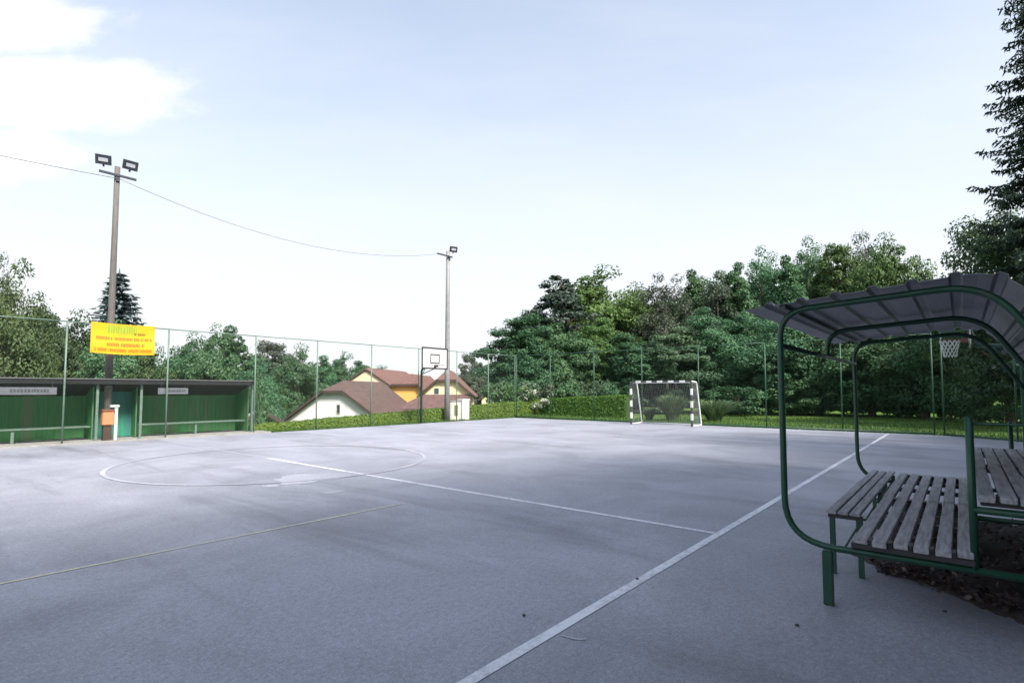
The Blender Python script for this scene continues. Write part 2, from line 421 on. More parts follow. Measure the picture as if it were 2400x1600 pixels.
# purlins under the roof sheet
for v in (-1.09,):
    z = 2.26 + (-1.05 - v) / 1.28 * .075 + .022
    bm = bmesh.new(); box(bm, -1.58, v - OY - .022, z - .010, 2.52, v - OY + .022, z + .018)
    mesh_obj('purlin', bm, M['purlin'], sh)
for v, z in ((-2.55, 2.06), (-2.95, 1.36), (-3.3, .74)):
    bm = bmesh.new(); obox(bm, L_(.47, v - .03, z + .02), (1, 0, 0), (0, .5, .87), (0, -.87, .5), 2.05, .024, .016)
    mesh_obj('purlin', bm, M['purlin'], sh)
# one ribbed sheet over the hoops: trapezoid profile bent down the back, ribs running along u
def ribbed(line, u0, u1, pitch=.235, h=.026, th=.004):
    """profile of ribs laid along a (v, z) polyline"""
    pts = [Vector((-p[1], p[2])) for p in arc_round([(0, *q) for q in line], .22, 10)]
    cum = [0]
    for p, q in zip(pts[:-1], pts[1:]): cum.append(cum[-1] + (q - p).length)
    def pos(s):
        i = max(0, min(len(pts) - 2, next((k for k in range(len(cum) - 1) if cum[k + 1] >= s), len(pts) - 2)))
        d = (pts[i + 1] - pts[i]).normalized(); n = Vector((d.y, -d.x)); n = -n if n.y < 0 or (abs(n.y) < .2 and n.x > 0) else n
        return pts[i] + d * (s - cum[i]), n
    prof = []; s = 0
    while s < cum[-1]:
        for ds, hh in ((0, 0), (pitch * .33, 0), (pitch * .66, 0), (pitch * .74, h), (pitch * .92, h), (pitch, 0)):
            if s + ds <= cum[-1] and (ds > 0 or s == 0):
                p, n = pos(s + ds); prof.append((p + n * hh, n))
        s += pitch
    bm = bmesh.new()
    top0 = [bm.verts.new(L_(u0, *(p + n * th))) for p, n in prof]; top1 = [bm.verts.new(L_(u1, *(p + n * th))) for p, n in prof]
    bo0 = [bm.verts.new(L_(u0, *p)) for p, n in prof]; bo1 = [bm.verts.new(L_(u1, *p)) for p, n in prof]
    for i in range(len(prof) - 1):
        bm.faces.new((top0[i], top1[i], top1[i + 1], top0[i + 1])); bm.faces.new((bo0[i], bo0[i + 1], bo1[i + 1], bo1[i]))
        bm.faces.new((top0[i], top0[i + 1], bo0[i + 1], bo0[i])); bm.faces.new((top1[i], bo1[i], bo1[i + 1], top1[i + 1]))
    bm.faces.new((top0[0], bo0[0], bo1[0], top1[0])); bm.faces.new((top0[-1], top1[-1], bo1[-1], bo0[-1]))
    return bm
mesh_obj('roof_sheet', ribbed([(.80, 2.285), (2.42, 2.405), (3.60, .50)], -1.60, 2.58), M['sheet'], sh)

def bench_seat(name, slats, u0, u1, z, w=.088, th=.034, joint=None, seed=1):
    rnd = random.Random(seed); bm = bmesh.new()
    for v in slats:
        segs = [(u0, u1)] if joint is None else [(u0, joint - .012), (joint + .012, u1)]
        for a, b in segs:
            dz = rnd.uniform(-.004, .004); da = rnd.uniform(-.025, .025); db = rnd.uniform(-.03, .03); dv = rnd.uniform(-.006, .006)
            box(bm, a + da, v - w / 2 + dv, z - th + dz, b + db, v + w / 2 + dv, z + dz, .004)
    return bm
# lower bench: six long slats on bearers over the bottom tubes
lb = tag(empty('slatted_bench', (0, 0, 0)), 'low wide bench of weathered grey slats nearest the camera inside the shelter', 'bench', 'slatted benches in the shelter')
sl = [-1.56 - .118 * i for i in range(6)]
mesh_obj('seat', bench_seat('s', sl, -1.56, 2.46, .545, w=.086, th=.042, joint=.45), M['slat'], lb)
for u in (-1.5, -.5, .47, 1.45, 2.44):
    bm = bmesh.new(); box(bm, u - .03, -2.20, .459, u + .03, -1.50, .50, .004)
    mesh_obj('bearer', bm, M['black_paint'], lb)
for u in (-1.5, .45, 2.4):
    for i in range(5):
        v = (sl[i] + sl[i + 1]) / 2
        bm = bmesh.new(); box(bm, u - .05, v - .013, .501, u + .05, v + .013, .538); mesh_obj('spacer', bm, M['bolt'], lb)
# front bench: three narrower slats, set back from the near end, on its own legs
fb = tag(empty('slatted_bench', (0, 0, 0)), 'short front bench of three dark slats beside the wide bench on thin green legs', 'bench', 'slatted benches in the shelter')
mesh_obj('seat', bench_seat('s', [-1.25, -1.335, -1.42], -.74, 2.42, .56, w=.074, th=.03, seed=5), M['slat'], fb)
for u in (-.66, .85, 2.3):
    bm = bmesh.new(); box(bm, u - .02, -1.47, .490, u + .02, -1.21, .526)
    mesh_obj('bearer', bm, M['black_paint'], fb)
    for v in (-1.24, -1.45):
        bm = bmesh.new(); box(bm, u - .02, v - .02, 0, u + .02, v + .02, .490)
        mesh_obj('leg', bm, M['green_tube'], fb)
    bm = bmesh.new(); box(bm, u - .012, -1.43, .19, u + .012, -1.26, .215)
    mesh_obj('rail', bm, M['green_tube'], fb)
    bm = bmesh.new(); tube(bm, [(u, -1.43, .43), (u, -1.32, .22)], .010, 6)
    mesh_obj('brace', bm, M['green_tube'], fb)
# upper bench on the brackets
ub = tag(empty('slatted_bench', (0, 0, 0)), 'raised back bench of weathered slats behind the green upright', 'bench', 'slatted benches in the shelter')
su = [-2.275 - .102 * i for i in range(5)]
mesh_obj('seat', bench_seat('s', su, -1.56, 2.48, .935, w=.084, th=.04, joint=.5, seed=9), M['slat'], ub)
for u in (-1.44, .47, 2.38):
    bm = bmesh.new(); box(bm, u - .03, -2.78, .857, u + .03, -2.24, .892, .003)
    mesh_obj('bearer', bm, M['black_paint'], ub)
for u in (-1.44, .5, 2.38):
    for i in range(4):
        v = (su[i] + su[i + 1]) / 2
        bm = bmesh.new(); box(bm, u - .05, v - .007, .893, u + .05, v + .007, .930); mesh_obj('spacer', bm, M['bolt'], ub)
for a in ((.44, -2.24, .459, .50, -2.205, .857), (.44, -2.78, 0.0, .50, -2.72, .857)):
    bm = bmesh.new(); box(bm, *a); mesh_obj('leg', bm, M['dark_green'], ub)

# soil and dead leaves under the benches
rng = np.random.default_rng(3)
bm = bmesh.new(); G = 44; gv = {}
for i in range(G + 1):
    for j in range(G + 1):
        a = i / G; b_ = j / G
        v = -3.5 + 2.15 * b_; ul = -.35 + (v + 1.4) * .6; u = ul + (2.65 - ul) * a
        e = min(a, 1 - a) * 4.4 + .0; e2 = min(b_, 1 - b_) * 2.15
        h = .075 * sstep(0, .28, min(e, e2)) * (1 + .5 * math.sin(u * 5 + v * 3) * math.cos(v * 7)) + rng.normal() * .008
        w = .12 * math.sin(u * 4.1) + .07 * math.sin(u * 9)
        gv[i, j] = bm.verts.new((u + .1 * math.sin(v * 6), v + w * b_, -.004 + max(h, 0) if min(e, e2) > .02 else -.01))
for i in range(G):
    for j in range(G): bm.faces.new((gv[i, j], gv[i + 1, j], gv[i + 1, j + 1], gv[i, j + 1]))
struct(mesh_obj('soil_patch', bm, M['soil'], smooth=True))
n = 3200
P = np.stack([rng.uniform(-1.7, 2.5, n), rng.uniform(-3.4, -1.42, n), rng.uniform(.03, .11, n)], 1)
P[:, 0] = np.maximum(P[:, 0], -.25 + (P[:, 1] + 1.4) * .6 + rng.normal(0, .08, n)); P[:, 1] += .1 * np.sin(P[:, 0] * 4.1)
near = P[:, 1] > -1.65; P[near, 2] = rng.uniform(.01, .05, near.sum())
Nn = norm(rng.normal(size=(n, 3)) * .6 + np.array([0, 0, 1]))
o = link(bpy.data.objects.new('leaf_litter', quads_mesh('leaf_litter', leaf_quads(P, Nn, rng.uniform(.015, .04, n), rng), rng.uniform(0, 1, n) ** 1.6, M['litter'])))
o['kind'] = 'stuff'; o['label'] = 'dead brown leaves lying under the benches'; o['category'] = 'leaf litter'
# stray stones and leaves on the asphalt
def pebble(x, y, s, label):
    bm = bmesh.new(); bmesh.ops.create_icosphere(bm, subdivisions=2, radius=s)
    r_ = random.Random(int(x * 100))
    for v in bm.verts: v.co *= r_.uniform(.75, 1.15); v.co.z = v.co.z * .55 + s * .4
    o = mesh_obj('pebble', bm, M['stone'], None); o.location = (x, y, 0.002); tag(o, label, 'pebble', 'pebbles lying on the court')
pebble(-3.15, .31, .014, 'dark pebble on the asphalt left of the sideline')
pebble(-1.94, .03, .014, 'dark pebble touching the white sideline')
pebble(-2.07, -1.24, .014, 'dark flat pebble on the asphalt in front of the shelter')
pebble(-1.12, -2.02, .014, 'dark pebble nearest the right edge below the benches')

# ------------------------------------------------------------------ fences
FV = 18.56; FH = 3.74
def lattice(bm, f, W, H, s, r):
    """diamond chain link in a W x H panel; f(a, h, off) -> point"""
    def wire(a0, h0, a1, h1, off):
        for (o1, o2) in ((-r, 0), (r, 0), (0, r)):
            pass
        p = [f(a0, h0, off), f(a1, h1, off)]
        d = (Vector(p[1]) - Vector(p[0])).normalized()
        nx = Vector(f(1, 0, 0)) - Vector(f(0, 0, 0)); side = Vector(f(0, 0, 1)) - Vector(f(0, 0, 0)); up = d.cross(side).normalized()
        off3 = [up * r, -up * r * .5 + side * r * .87, -up * r * .5 - side * r * .87]
        A = [bm.verts.new(Vector(p[0]) + o) for o in off3]; B = [bm.verts.new(Vector(p[1]) + o) for o in off3]
        for i in range(3): bm.faces.new((A[i], A[(i + 1) % 3], B[(i + 1) % 3], B[i]))
    c = -H
    while c < W:
        a0, h0 = (c, 0) if c >= 0 else (0, -c)
        a1, h1 = (c + H, H) if c + H <= W else (W, W - c)
        if a1 - a0 > .02:
            wire(a0, h0, a1, h1, -.002); wire(W - a0, h0, W - a1, h1, .002)
        c += s
def fence(name, label, p0, dirv, posts, base=0.0, kerb=True, pm='fence_green'):
    """posts: distances along dirv from p0"""
    root = tag(empty(name, (p0[0], p0[1], base)), label, 'fence', 'tall wire fences round the court')
    dx, dy = dirv
    def f(a, h, off): return Vector((dx * a - dy * off, dy * a + dx * off, h))
    for a in posts:
        bm = bmesh.new(); tube(bm, [f(a, -.1, 0), f(a, FH, 0)], .026, 8)
        mesh_obj('fence_post', bm, M[pm], root, True)
    for a, b in zip(posts[:-1], posts[1:]):
        bm = bmesh.new(); tube(bm, [f(a, FH - .03, 0), f(b, FH - .03, 0)], .019, 6)
        mesh_obj('top_rail', bm, M[pm], root, True)
        bm = bmesh.new(); lattice(bm, lambda x, h, o, a=a: f(a + x, h + .06, o + .03), b - a, FH - .12, .11, .0009)
        mesh_obj('wire_mesh', bm, M['fence_wire'], root)
    if kerb:
        bm = bmesh.new(); tube(bm, [f(posts[0], .05, 0), f(posts[-1], .05, 0)], .035, 6)
        mesh_obj('bottom_rail', bm, M['dark_green'], root, True)
    return root
U0 = -13.35
fence('wire_fence', 'tall green wire fence along the far touchline in front of the team shelter', (U0, FV), (1, 0),
      [x - U0 for x in (-13.35, -10.62, -7.89, -5.16, -2.42, .31, 3.27, 5.85, 8.56, 11.35, 14.0, 16.5, 18.9)], kerb=False)
fence('wire_fence', 'tall green wire fence behind the goal at the far end of the court', (18.9, FV - .06), (0, -1),
      [0.06 + x for x in (0, 2.5, 5.4, 8.2, 11.1, 14.05, 16.9, 19.8)], pm='fence_dark')
fence('wire_fence', 'slanting corner length of wire fence beyond the right hand hoop', (18.86, -1.45), (-.62, -.785), [0.25, 2.6, 5.2], pm='fence_dark')

# banner hung on the fence
bn = tag(empty('banner', (0, FV - .05, 0)), 'yellow rectangular advertising banner hung high on the fence before the pole', 'banner')
bu0, bu1, bz0, bz1 = -1.86, -.13, 2.80, 3.76
bm = bmesh.new(); NX, NZ = 22, 10; g = {}
def bpt(i, j, off=0):
    a = i / NX; b_ = j / NZ
    sag = -.03 * math.sin(math.pi * a) * (1 - .3 * b_)
    return (bu0 + (bu1 - bu0) * a, -.035 - .02 * math.sin(a * 9 + b_ * 2) - .012 * math.sin(b_ * 7) + off, bz0 + (bz1 - bz0) * b_ + sag)
for off in (0, .006):
    for i in range(NX + 1):
        for j in range(NZ + 1): g[i, j, off] = bm.verts.new(bpt(i, j, off))
for i in range(NX):
    for j in range(NZ):
        bm.faces.new((g[i, j, 0], g[i + 1, j, 0], g[i + 1, j + 1, 0], g[i, j + 1, 0])); bm.faces.new((g[i, j, .006], g[i, j + 1, .006], g[i + 1, j + 1, .006], g[i + 1, j, .006]))
mesh_obj('cloth', bm, M['yellow'], bn, True)
def ink(name, m, rows, seed):
    """rows of small lettering strokes: (a0, a1, b0, b1, letter width)"""
    r_ = random.Random(seed); bm = bmesh.new()
    for a0, a1, b0, b1, w in rows:
        a = a0
        while a < a1:
            ww = w * r_.uniform(.6, 1.3)
            if r_.random() > .13:
                p = [bpt(x * NX, y * NZ, -.006) for x, y in ((a, b0), (min(a + ww * .72, a1), b0), (min(a + ww * .72, a1), b1 - r_.choice((0, 0, .25)) * (b1 - b0)), (a, b1))]
                bm.faces.new([bm.verts.new(q) for q in p])
            a += ww
    mesh_obj(name, bm, m, bn)
ink('lettering', M['green_ink'], [(.25, .70, .70, .95, .04)], 2)
ink('lettering', M['black_ink'], [(.66, .84, .66, .73, .02)], 3)
for i, row in enumerate(((.06, .95, .46, .56, .022), (.24, .82, .26, .37, .024), (.06, .95, .08, .18, .02))): ink('lettering', M['orange_ink'], [row], 4 + i)
for u in (bu0 + .03, bu1 - .03):
    for z in (bz0 + .05, bz1 - .05): bm = bmesh.new(); tube(bm, [(u, -.06, z), (u, .08, z + .02)], .006, 5); mesh_obj('tie', bm, M['black_paint'], bn)

# ------------------------------------------------------------------ team shelter on the far side
V0, V1, ZF, ZB = 18.98, 20.42, 1.92, 1.44
ts = tag(empty('team_shelter', (0, V0, 0)), 'long low green team shelter with dark flat roof behind the left fence', 'team shelter')
def T(x, y, z): return (x, y - V0, z)
UA, UB = -5.35, 3.42
bm = bmesh.new()
prism(bm, [(V0 - .14, ZF), (V0 - .14, ZF + .07), (V1 + .12, ZB + .07), (V1 + .12, ZB)], UA, UB, lambda a, b, d: T(d, a, b))
mesh_obj('roof', bm, M['dug_roof'], ts)
bm = bmesh.new(); box(bm, UA - .01, -.165, ZF + .05, UB + .01, -.143, ZF + .085)
mesh_obj('roof_edge', bm, M['dug_edge'], ts)
bm = bmesh.new(); box(bm, UA, -.14, ZF - .09, UB, -.115, ZF - .002); mesh_obj('fascia', bm, M['dug_roof'], ts)
for a, b, mm in ((UA, -1.52, 'dug_green'), (-1.515, -.285, 'dug_teal'), (-.28, UB, 'dug_green')):
    bm = bmesh.new(); x = a; rnd = random.Random(int(a * 10)); yv = V1 if mm == 'dug_green' else 19.95
    while x < b - .01:                                               # upright boards
        w = min(.145, b - x); d = rnd.uniform(0, .012)
        zt = ZF + (yv - V0) / (V1 - V0) * (ZB - ZF) - .01
        box(bm, x + .002, yv - V0 + d, .06, x + w - .002, yv - V0 + .03, zt); x += .145
    mesh_obj('back_wall', bm, M[mm], ts)
for x in (UA + .03, UB - .03, -1.5, -.3):
    bm = bmesh.new(); prism(bm, [(V0 + .35, .03), (V1 - .01, .03), (V1 - .01, ZB - .01), (V0 + .35, ZF - .10)] if abs(x) > 2 else [(V0 + .5, .03), (V1 - .01, .03), (V1 - .01, ZB - .01), (V0 + .5, ZF - .12)],
                            x - .018, x + .018, lambda a, b, d: T(d, a, b))
    mesh_obj('side_wall', bm, M['dug_green'], ts)
for x in (UA + .06, -3.4, -1.5, -.3, 1.6, UB - .03):
    bm = bmesh.new(); box(bm, x - .035, .02 if x not in (-3.4, 1.6) else .55, .03, x + .035, .09 if x not in (-3.4, 1.6) else .62, ZF - .105 if x not in (-3.4, 1.6) else .42)
    mesh_obj('post', bm, M['fence_green'], ts)
for a, b in ((UA + .07, -1.54), (-.25, UB - .07)):
    bm = bmesh.new(); box(bm, a, .50, .43, b, 1.0, .475, .004); mesh_obj('seat', bm, M['fence_green'], ts)
for (a, b, z0, z1, s) in ((-4.0, -2.55, 1.50, 1.72, 5), (.12, 1.05, 1.50, 1.71, 8)):
    bm = bmesh.new(); box(bm, a, -.172, z0, b, -.145, z1); p_ = mesh_obj('sign_board', bm, M['sign_plate'], ts)
    r_ = random.Random(s); bm = bmesh.new(); x = a + (b - a) * .28
    while x < a + (b - a) * .86:
        w = r_.uniform(.05, .085); box(bm, x, -.178, z0 + .07, x + w * .7, -.1735, z1 - .06); x += w
    mesh_obj('lettering', bm, M['sign_ink'], p_)
    bm = bmesh.new()
    for x in (a + .1, b - .1): tube(bm, [(x, -.155, z1), (x, -.155, ZF - .01)], .008, 5)
    mesh_obj('hanger', bm, M['black_paint'], ts)

# ------------------------------------------------------------------ light poles
def flood(bm_b, bm_g, c, face, w=.43, h=.31, d=.20):
    f = Vector(face).normalized(); s = f.cross(Vector((0, 0, 1))).normalized(); u = s.cross(f)
    c = Vector(c)
    obox(bm_b, c - f * (d * .35), s, f, u, w * .34, d * .3, h * .34)
    obox(bm_b, c, s, f, u, w * .5, d * .18, h * .5)
    obox(bm_b, c - u * (h * .56), s, f, u, w * .06, d * .12, h * .16)
    obox(bm_g, c + f * (d * .2), s, f, u, w * .30, d * .03, h * .19)
def light_pole(label, x, y, h, r0, r1, bar, lamps, m):
    root = tag(empty('light_pole', (x, y, 0)), label, 'light pole', 'floodlight poles along the far touchline')
    bm = bmesh.new(); tube(bm, [(0, 0, -.3), (0, 0, h * .3), (0, 0, h * .7), (0, 0, h)], [r0, r0 * .9 + r1 * .1, (r0 + r1) / 2 * .9, r1], 14)
    mesh_obj('pole', bm, m, root, True)
    bm = bmesh.new(); obox(bm, Vector((0, -r1 - .03, h - .32)) + Vector(bar[0]) * .0 + Vector((bar[1], 0, 0)), (1, 0, 0), (0, 1, 0), (0, 0, 1), bar[2], .03, .035)
    obox(bm, (0, -r1 - .01, h - .40), (1, 0, 0), (0, 1, 0), (0, 0, 1), .05, .03, .12)
    mesh_obj('crossbar', bm, M['lamp_body'], root)
    for c, f in lamps:
        b1 = bmesh.new(); b2 = bmesh.new(); flood(b1, b2, c, f)
        lo = mesh_obj('floodlight', b1, M['lamp_body'], root); mesh_obj('lamp_glass', b2, M['lamp_glass'], lo)
    return root
PX1, PX2 = -1.13, 13.9
light_pole('tall brown pole with two floodlights rising through the team shelter roof', PX1, 19.42, 9.14, .112, .08, ((1, 0, 0), 0, .52),
           [((-.42, -.12, 9.22), (-.35, -.9, -.35)), ((.33, -.12, 9.27), (.0, -.9, -.35))], M['pole'])
light_pole('tall grey pole with one floodlight behind the basketball backboard', PX2, 19.2, 9.25, .145, .105, ((1, 0, 0), -.35, .55),
           [((.22, -.2, 9.36), (-.35, -.85, -.3))], M['pole2'])
light_pole('floodlight pole farther along the touchline beyond the left edge', -17.5, 19.42, 9.3, .135, .085, ((1, 0, 0), 0, .80),
           [((-.62, -.12, 9.42), (-.25, -.9, -.35)), ((.50, -.12, 9.32), (.25, -.9, -.35))], M['pole'])
def sag_wire(p, q, sag):
    return [Vector(p).lerp(Vector(q), i / 40) - Vector((0, 0, sag * 4 * (i / 40) * (1 - i / 40))) for i in range(41)]
for label, p, q, s in (('thin cable sagging between the two floodlight poles', (PX1 + .05, 19.32, 8.72), (PX2 - .8, 19.1, 8.93), .95),
                       ('thin cable running from the left pole out of view', (PX1 - .05, 19.32, 8.72), (-17.3, 19.32, 9.1), .45)):
    bm = bmesh.new(); tube(bm, sag_wire(p, q, s), .014, 5)
    tag(mesh_obj('overhead_cable', bm, M['wire'], None, True), label, 'cable', 'overhead cables')

# orange litter bin at the pole and the pale post beside it
lb_ = tag(empty('litter_bin', (-1.24, 18.92, .0)), 'orange box litter bin standing in front of the brown pole', 'litter bin')
bm = bmesh.new(); box(bm, -.15, -.13, .52, .15, .13, .95, .02); mesh_obj('bin_body', bm, M['bin'], lb_)
bm = bmesh.new(); box(bm, -.165, -.145, .955, .165, .145, 1.02, .01); mesh_obj('lid', bm, M['bin_dark'], lb_)
bm = bmesh.new(); box(bm, -.11, -.08, .03, .11, .10, .517, .01); mesh_obj('stand', bm, M['rust'], lb_)
pp = tag(empty('marker_post', (-1.02, 18.90, .0)), 'pale grey green square post with small hood beside the orange bin', 'post')
bm = bmesh.new(); box(bm, -.045, -.045, .03, .045, .045, 1.08, .006); mesh_obj('shaft', bm, M['post_pale'], pp)
bm = bmesh.new(); box(bm, -.17, -.07, 1.082, .075, .07, 1.16, .008); mesh_obj('hood', bm, M['post_pale'], pp)

# cabinet and white pillar beside the second pole
cb = tag(empty('meter_cabinet', (14.5, 19.35, 0)), 'beige meter cabinet with narrow dark door beside the grey pole', 'cabinet')
bm = bmesh.new(); box(bm, -.42, -.2, -.1, .42, .2, 1.02, .015); mesh_obj('housing', bm, M['cab'], cb)
bm = bmesh.new(); box(bm, -.10, -.215, .25, .16, -.203, .82); mesh_obj('door', bm, M['cab_dark'], cb)
bm = bmesh.new(); box(bm, -.46, -.24, 1.022, .46, .24, 1.07, .01); mesh_obj('cap', bm, M['concrete'], cb)
wp = tag(empty('gate_pillar', (15.3, 19.35, 0)), 'white rendered pillar right of the beige meter cabinet', 'pillar')
bm = bmesh.new(); box(bm, -.27, -.2, -.1, .27, .2, 1.08, .012); mesh_obj('shaft', bm, M['white_paint'], wp)
bm = bmesh.new(); box(bm, -.30, -.23, 1.082, .30, .23, 1.14, .01); mesh_obj('cap', bm, M['white_paint'], wp)

# ------------------------------------------------------------------ basketball hoops
def net_mesh(bm, c, r0, r1, h, r=.006, n=12):
    """conical diamond net"""
    for k in range(n):
        for s in (1, -1):
            pts = []
            for i in range(7):
                t = i / 6; rr = r0 + (r1 - r0) * (t ** .7); a = 2 * math.pi * (k + s * t * 2.5) / n
                pts.append((c[0] + rr * math.cos(a), c[1] + rr * math.sin(a), c[2] - h * t))
            tube(bm, pts, r, 4)
def hoop_stand(label, x, y, face, has_net, bz=2.82, bh=1.05, bw=1.78):
    """face +1: board looks to +v; -1: to -v. (x, y) is the foot of the pole"""
    root = tag(empty('basketball_hoop', (x, y, 0), 0 if face > 0 else math.pi), label, 'basketball hoop', 'basketball hoops on the touchlines')
    bm = bmesh.new(); tube(bm, arc_round([(0, 0, 0), (0, 0, 2.72), (0, .85, 2.78)], {1: .22}, 6), .055, 10)
    mesh_obj('pole', bm, M['dark_green'], root, True)
    bm = bmesh.new(); tube(bm, [(-.5, .93, 2.86), (0, .1, 2.45), (.5, .93, 2.86)], .022, 6); tube(bm, [(0, .85, 2.78), (0, .93, 3.2)], .03, 6)
    mesh_obj('brace', bm, M['dark_green'], root, True)
    bm = bmesh.new(); box(bm, -bw / 2, .95, bz, bw / 2, .98, bz + bh); b = mesh_obj('backboard', bm, M['board_white'], root)
    bm = bmesh.new(); e = .07
    for x0, x1, z0, z1 in ((-bw / 2, bw / 2, bz, bz + e), (-bw / 2, bw / 2, bz + bh - e, bz + bh), (-bw / 2, -bw / 2 + e, bz + e, bz + bh - e), (bw / 2 - e, bw / 2, bz + e, bz + bh - e)):
        box(bm, x0, .982, z0, x1, .99, z1)
    mesh_obj('border', bm, M['black_paint'], b)
    bm = bmesh.new(); q, qz = .30, bz + .27; e = .05
    for x0, x1, z0, z1 in ((-q, q, qz, qz + e), (-q, q, qz + .46 - e, qz + .46), (-q, -q + e, qz + e, qz + .46 - e), (q - e, q, qz + e, qz + .46 - e)):
        box(bm, x0, .982, z0, x1, .99, z1)
    mesh_obj('target_square', bm, M['black_paint'], b)
    rz = bz + .17
    bm = bmesh.new(); tube(bm, [(.225 * math.cos(2 * math.pi * i / 24), 1.37 + .225 * math.sin(2 * math.pi * i / 24), rz) for i in range(24)], .011, 6, True)
    box(bm, -.07, .99, rz - .07, .07, 1.15, rz + .03)
    mesh_obj('rim', bm, M['rim'] if has_net else M['black_paint'], root)
    if has_net:
        bm = bmesh.new(); net_mesh(bm, (0, 1.37, rz), .225, .13, .45, .010); mesh_obj('net', bm, M['net_white'], root)
hoop_stand('white basketball backboard on dark green pole by the far fence without net', 11.45, 18.45, -1, False, bz=2.66, bw=1.68)
hoop_stand('basketball hoop with white net hanging behind the shelter roof', 12.1, -3.35, 1, True, bz=2.78)

# ------------------------------------------------------------------ handball goal
gl = tag(empty('handball_goal', (17.6, 8.68, 0)), 'handball goal with striped white and dark posts and grey net', 'goal')
def striped(a, b, w, parent, name):
    """square post from a to b in alternating dark and white bands, one mesh"""
    a, b = Vector(a), Vector(b); d = b - a; Ln = d.length; d.normalize()
    s = Vector((1, 0, 0)); t = d.cross(s); k = max(2, round(Ln / .27)); bm = bmesh.new()
    rings = [[bm.verts.new(a + d * (Ln * i / k) + s * (w / 2 * p) + t * (w / 2 * q)) for p, q in ((-1, -1), (1, -1), (1, 1), (-1, 1))] for i in range(k + 1)]
    bm.faces.new(rings[0][::-1]); bm.faces.new(rings[-1])
    for i in range(k):
        for j in range(4): bm.faces.new((rings[i][j], rings[i][(j + 1) % 4], rings[i + 1][(j + 1) % 4], rings[i + 1][j])).material_index = i % 2
    bmesh.ops.recalc_face_normals(bm, faces=bm.faces[:])
    o = mesh_obj(name, bm, M['red_stripe'], parent); o.data.materials.append(M['white_paint'])
for v in (-1.5, 1.5): striped((0, v, 0), (0, v, 2.0), .085, gl, 'goal_post')
striped((0, -1.5, 2.042), (0, 1.5, 2.042), .085, gl, 'crossbar')
for v in (-1.5, 1.5):
    bm = bmesh.new(); tube(bm, arc_round([(.04, v, 2.04), (.62, v, 2.0), (1.12, v, .03), (.04, v, .03)], {1: .12, 2: .04}, 5), .03, 8)
    mesh_obj('side_frame', bm, M['white_paint'], gl, True)
bm = bmesh.new(); tube(bm, [(.56, -1.5, 2.0), (.56, 1.5, 2.0)], .026, 8); mesh_obj('back_bar', bm, M['white_paint'], gl, True)
bm = bmesh.new(); tube(bm, [(1.12, -1.5, .035), (1.12, 1.5, .035)], .026, 8); mesh_obj('back_bar', bm, M['white_paint'], gl, True)
bm = bmesh.new(); s = .085; rr = .0028
i = -1.5
while i <= 1.5:
    tube(bm, [(.05, i, 2.0), (.58, i, 1.97), (.95, i, .7), (1.1, i, .04)], rr, 3); i += s
for t in np.arange(0, 1.0, .043):
    x = .58 + t * .52; z = 1.97 - t * 1.93; tube(bm, [(x, -1.5, z), (x, 1.5, z)], rr, 3)
for x in np.arange(.08, .58, s): tube(bm, [(x, -1.5, 2.0), (x, 1.5, 2.0)], rr, 3)
for v in (-1.5, 1.5):
    for z in np.arange(.05, 2.0, s): tube(bm, [(.03, v, z), (1.1 - (z / 1.97) * .52, v, z)], rr, 3)
    for x in np.arange(.08, 1.1, s): tube(bm, [(x, v, .03), (x, v, 1.97 if x < .58 else 1.97 - (x - .58) / .52 * 1.93)], rr, 3)
mesh_obj('net', bm, M['net_grey'], gl)

# ------------------------------------------------------------------ trees
def tree_trunk(rng, h, r, spread, limbs=9, start=.25, lean=.25):
    bm = bmesh.new(); pts = []; x = y = 0
    for i in range(8):
        t = i / 7; pts.append(Vector((x, y, h * t - .3 * (i == 0)))); x += rng.normal() * lean * .2; y += rng.normal() * lean * .2
    tube(bm, pts, [r * (1.25 if i == 0 else 1 - .85 * i / 7) for i in range(8)], 8)
    for k in range(limbs):
        t = start + (.95 - start) * (k + rng.random()) / limbs; i = min(6, int(t * 7)); p = pts[i].lerp(pts[i + 1], t * 7 - i)
        a = k * 2.4 + rng.random(); L = spread * (1.05 - .5 * t) * (.7 + .4 * rng.random())
        d = Vector((math.cos(a), math.sin(a), .55 + .4 * rng.random()))
        q = [p, p + d * L * .4 + Vector((0, 0, -.05)), p + d * L * .75 + Vector((0, 0, .1)), p + d * L + Vector((0, 0, .35))]
        r0 = r * (1 - .85 * t) * .6
        tube(bm, q, [r0, r0 * .7, r0 * .45, r0 * .15], 6)
    return bm
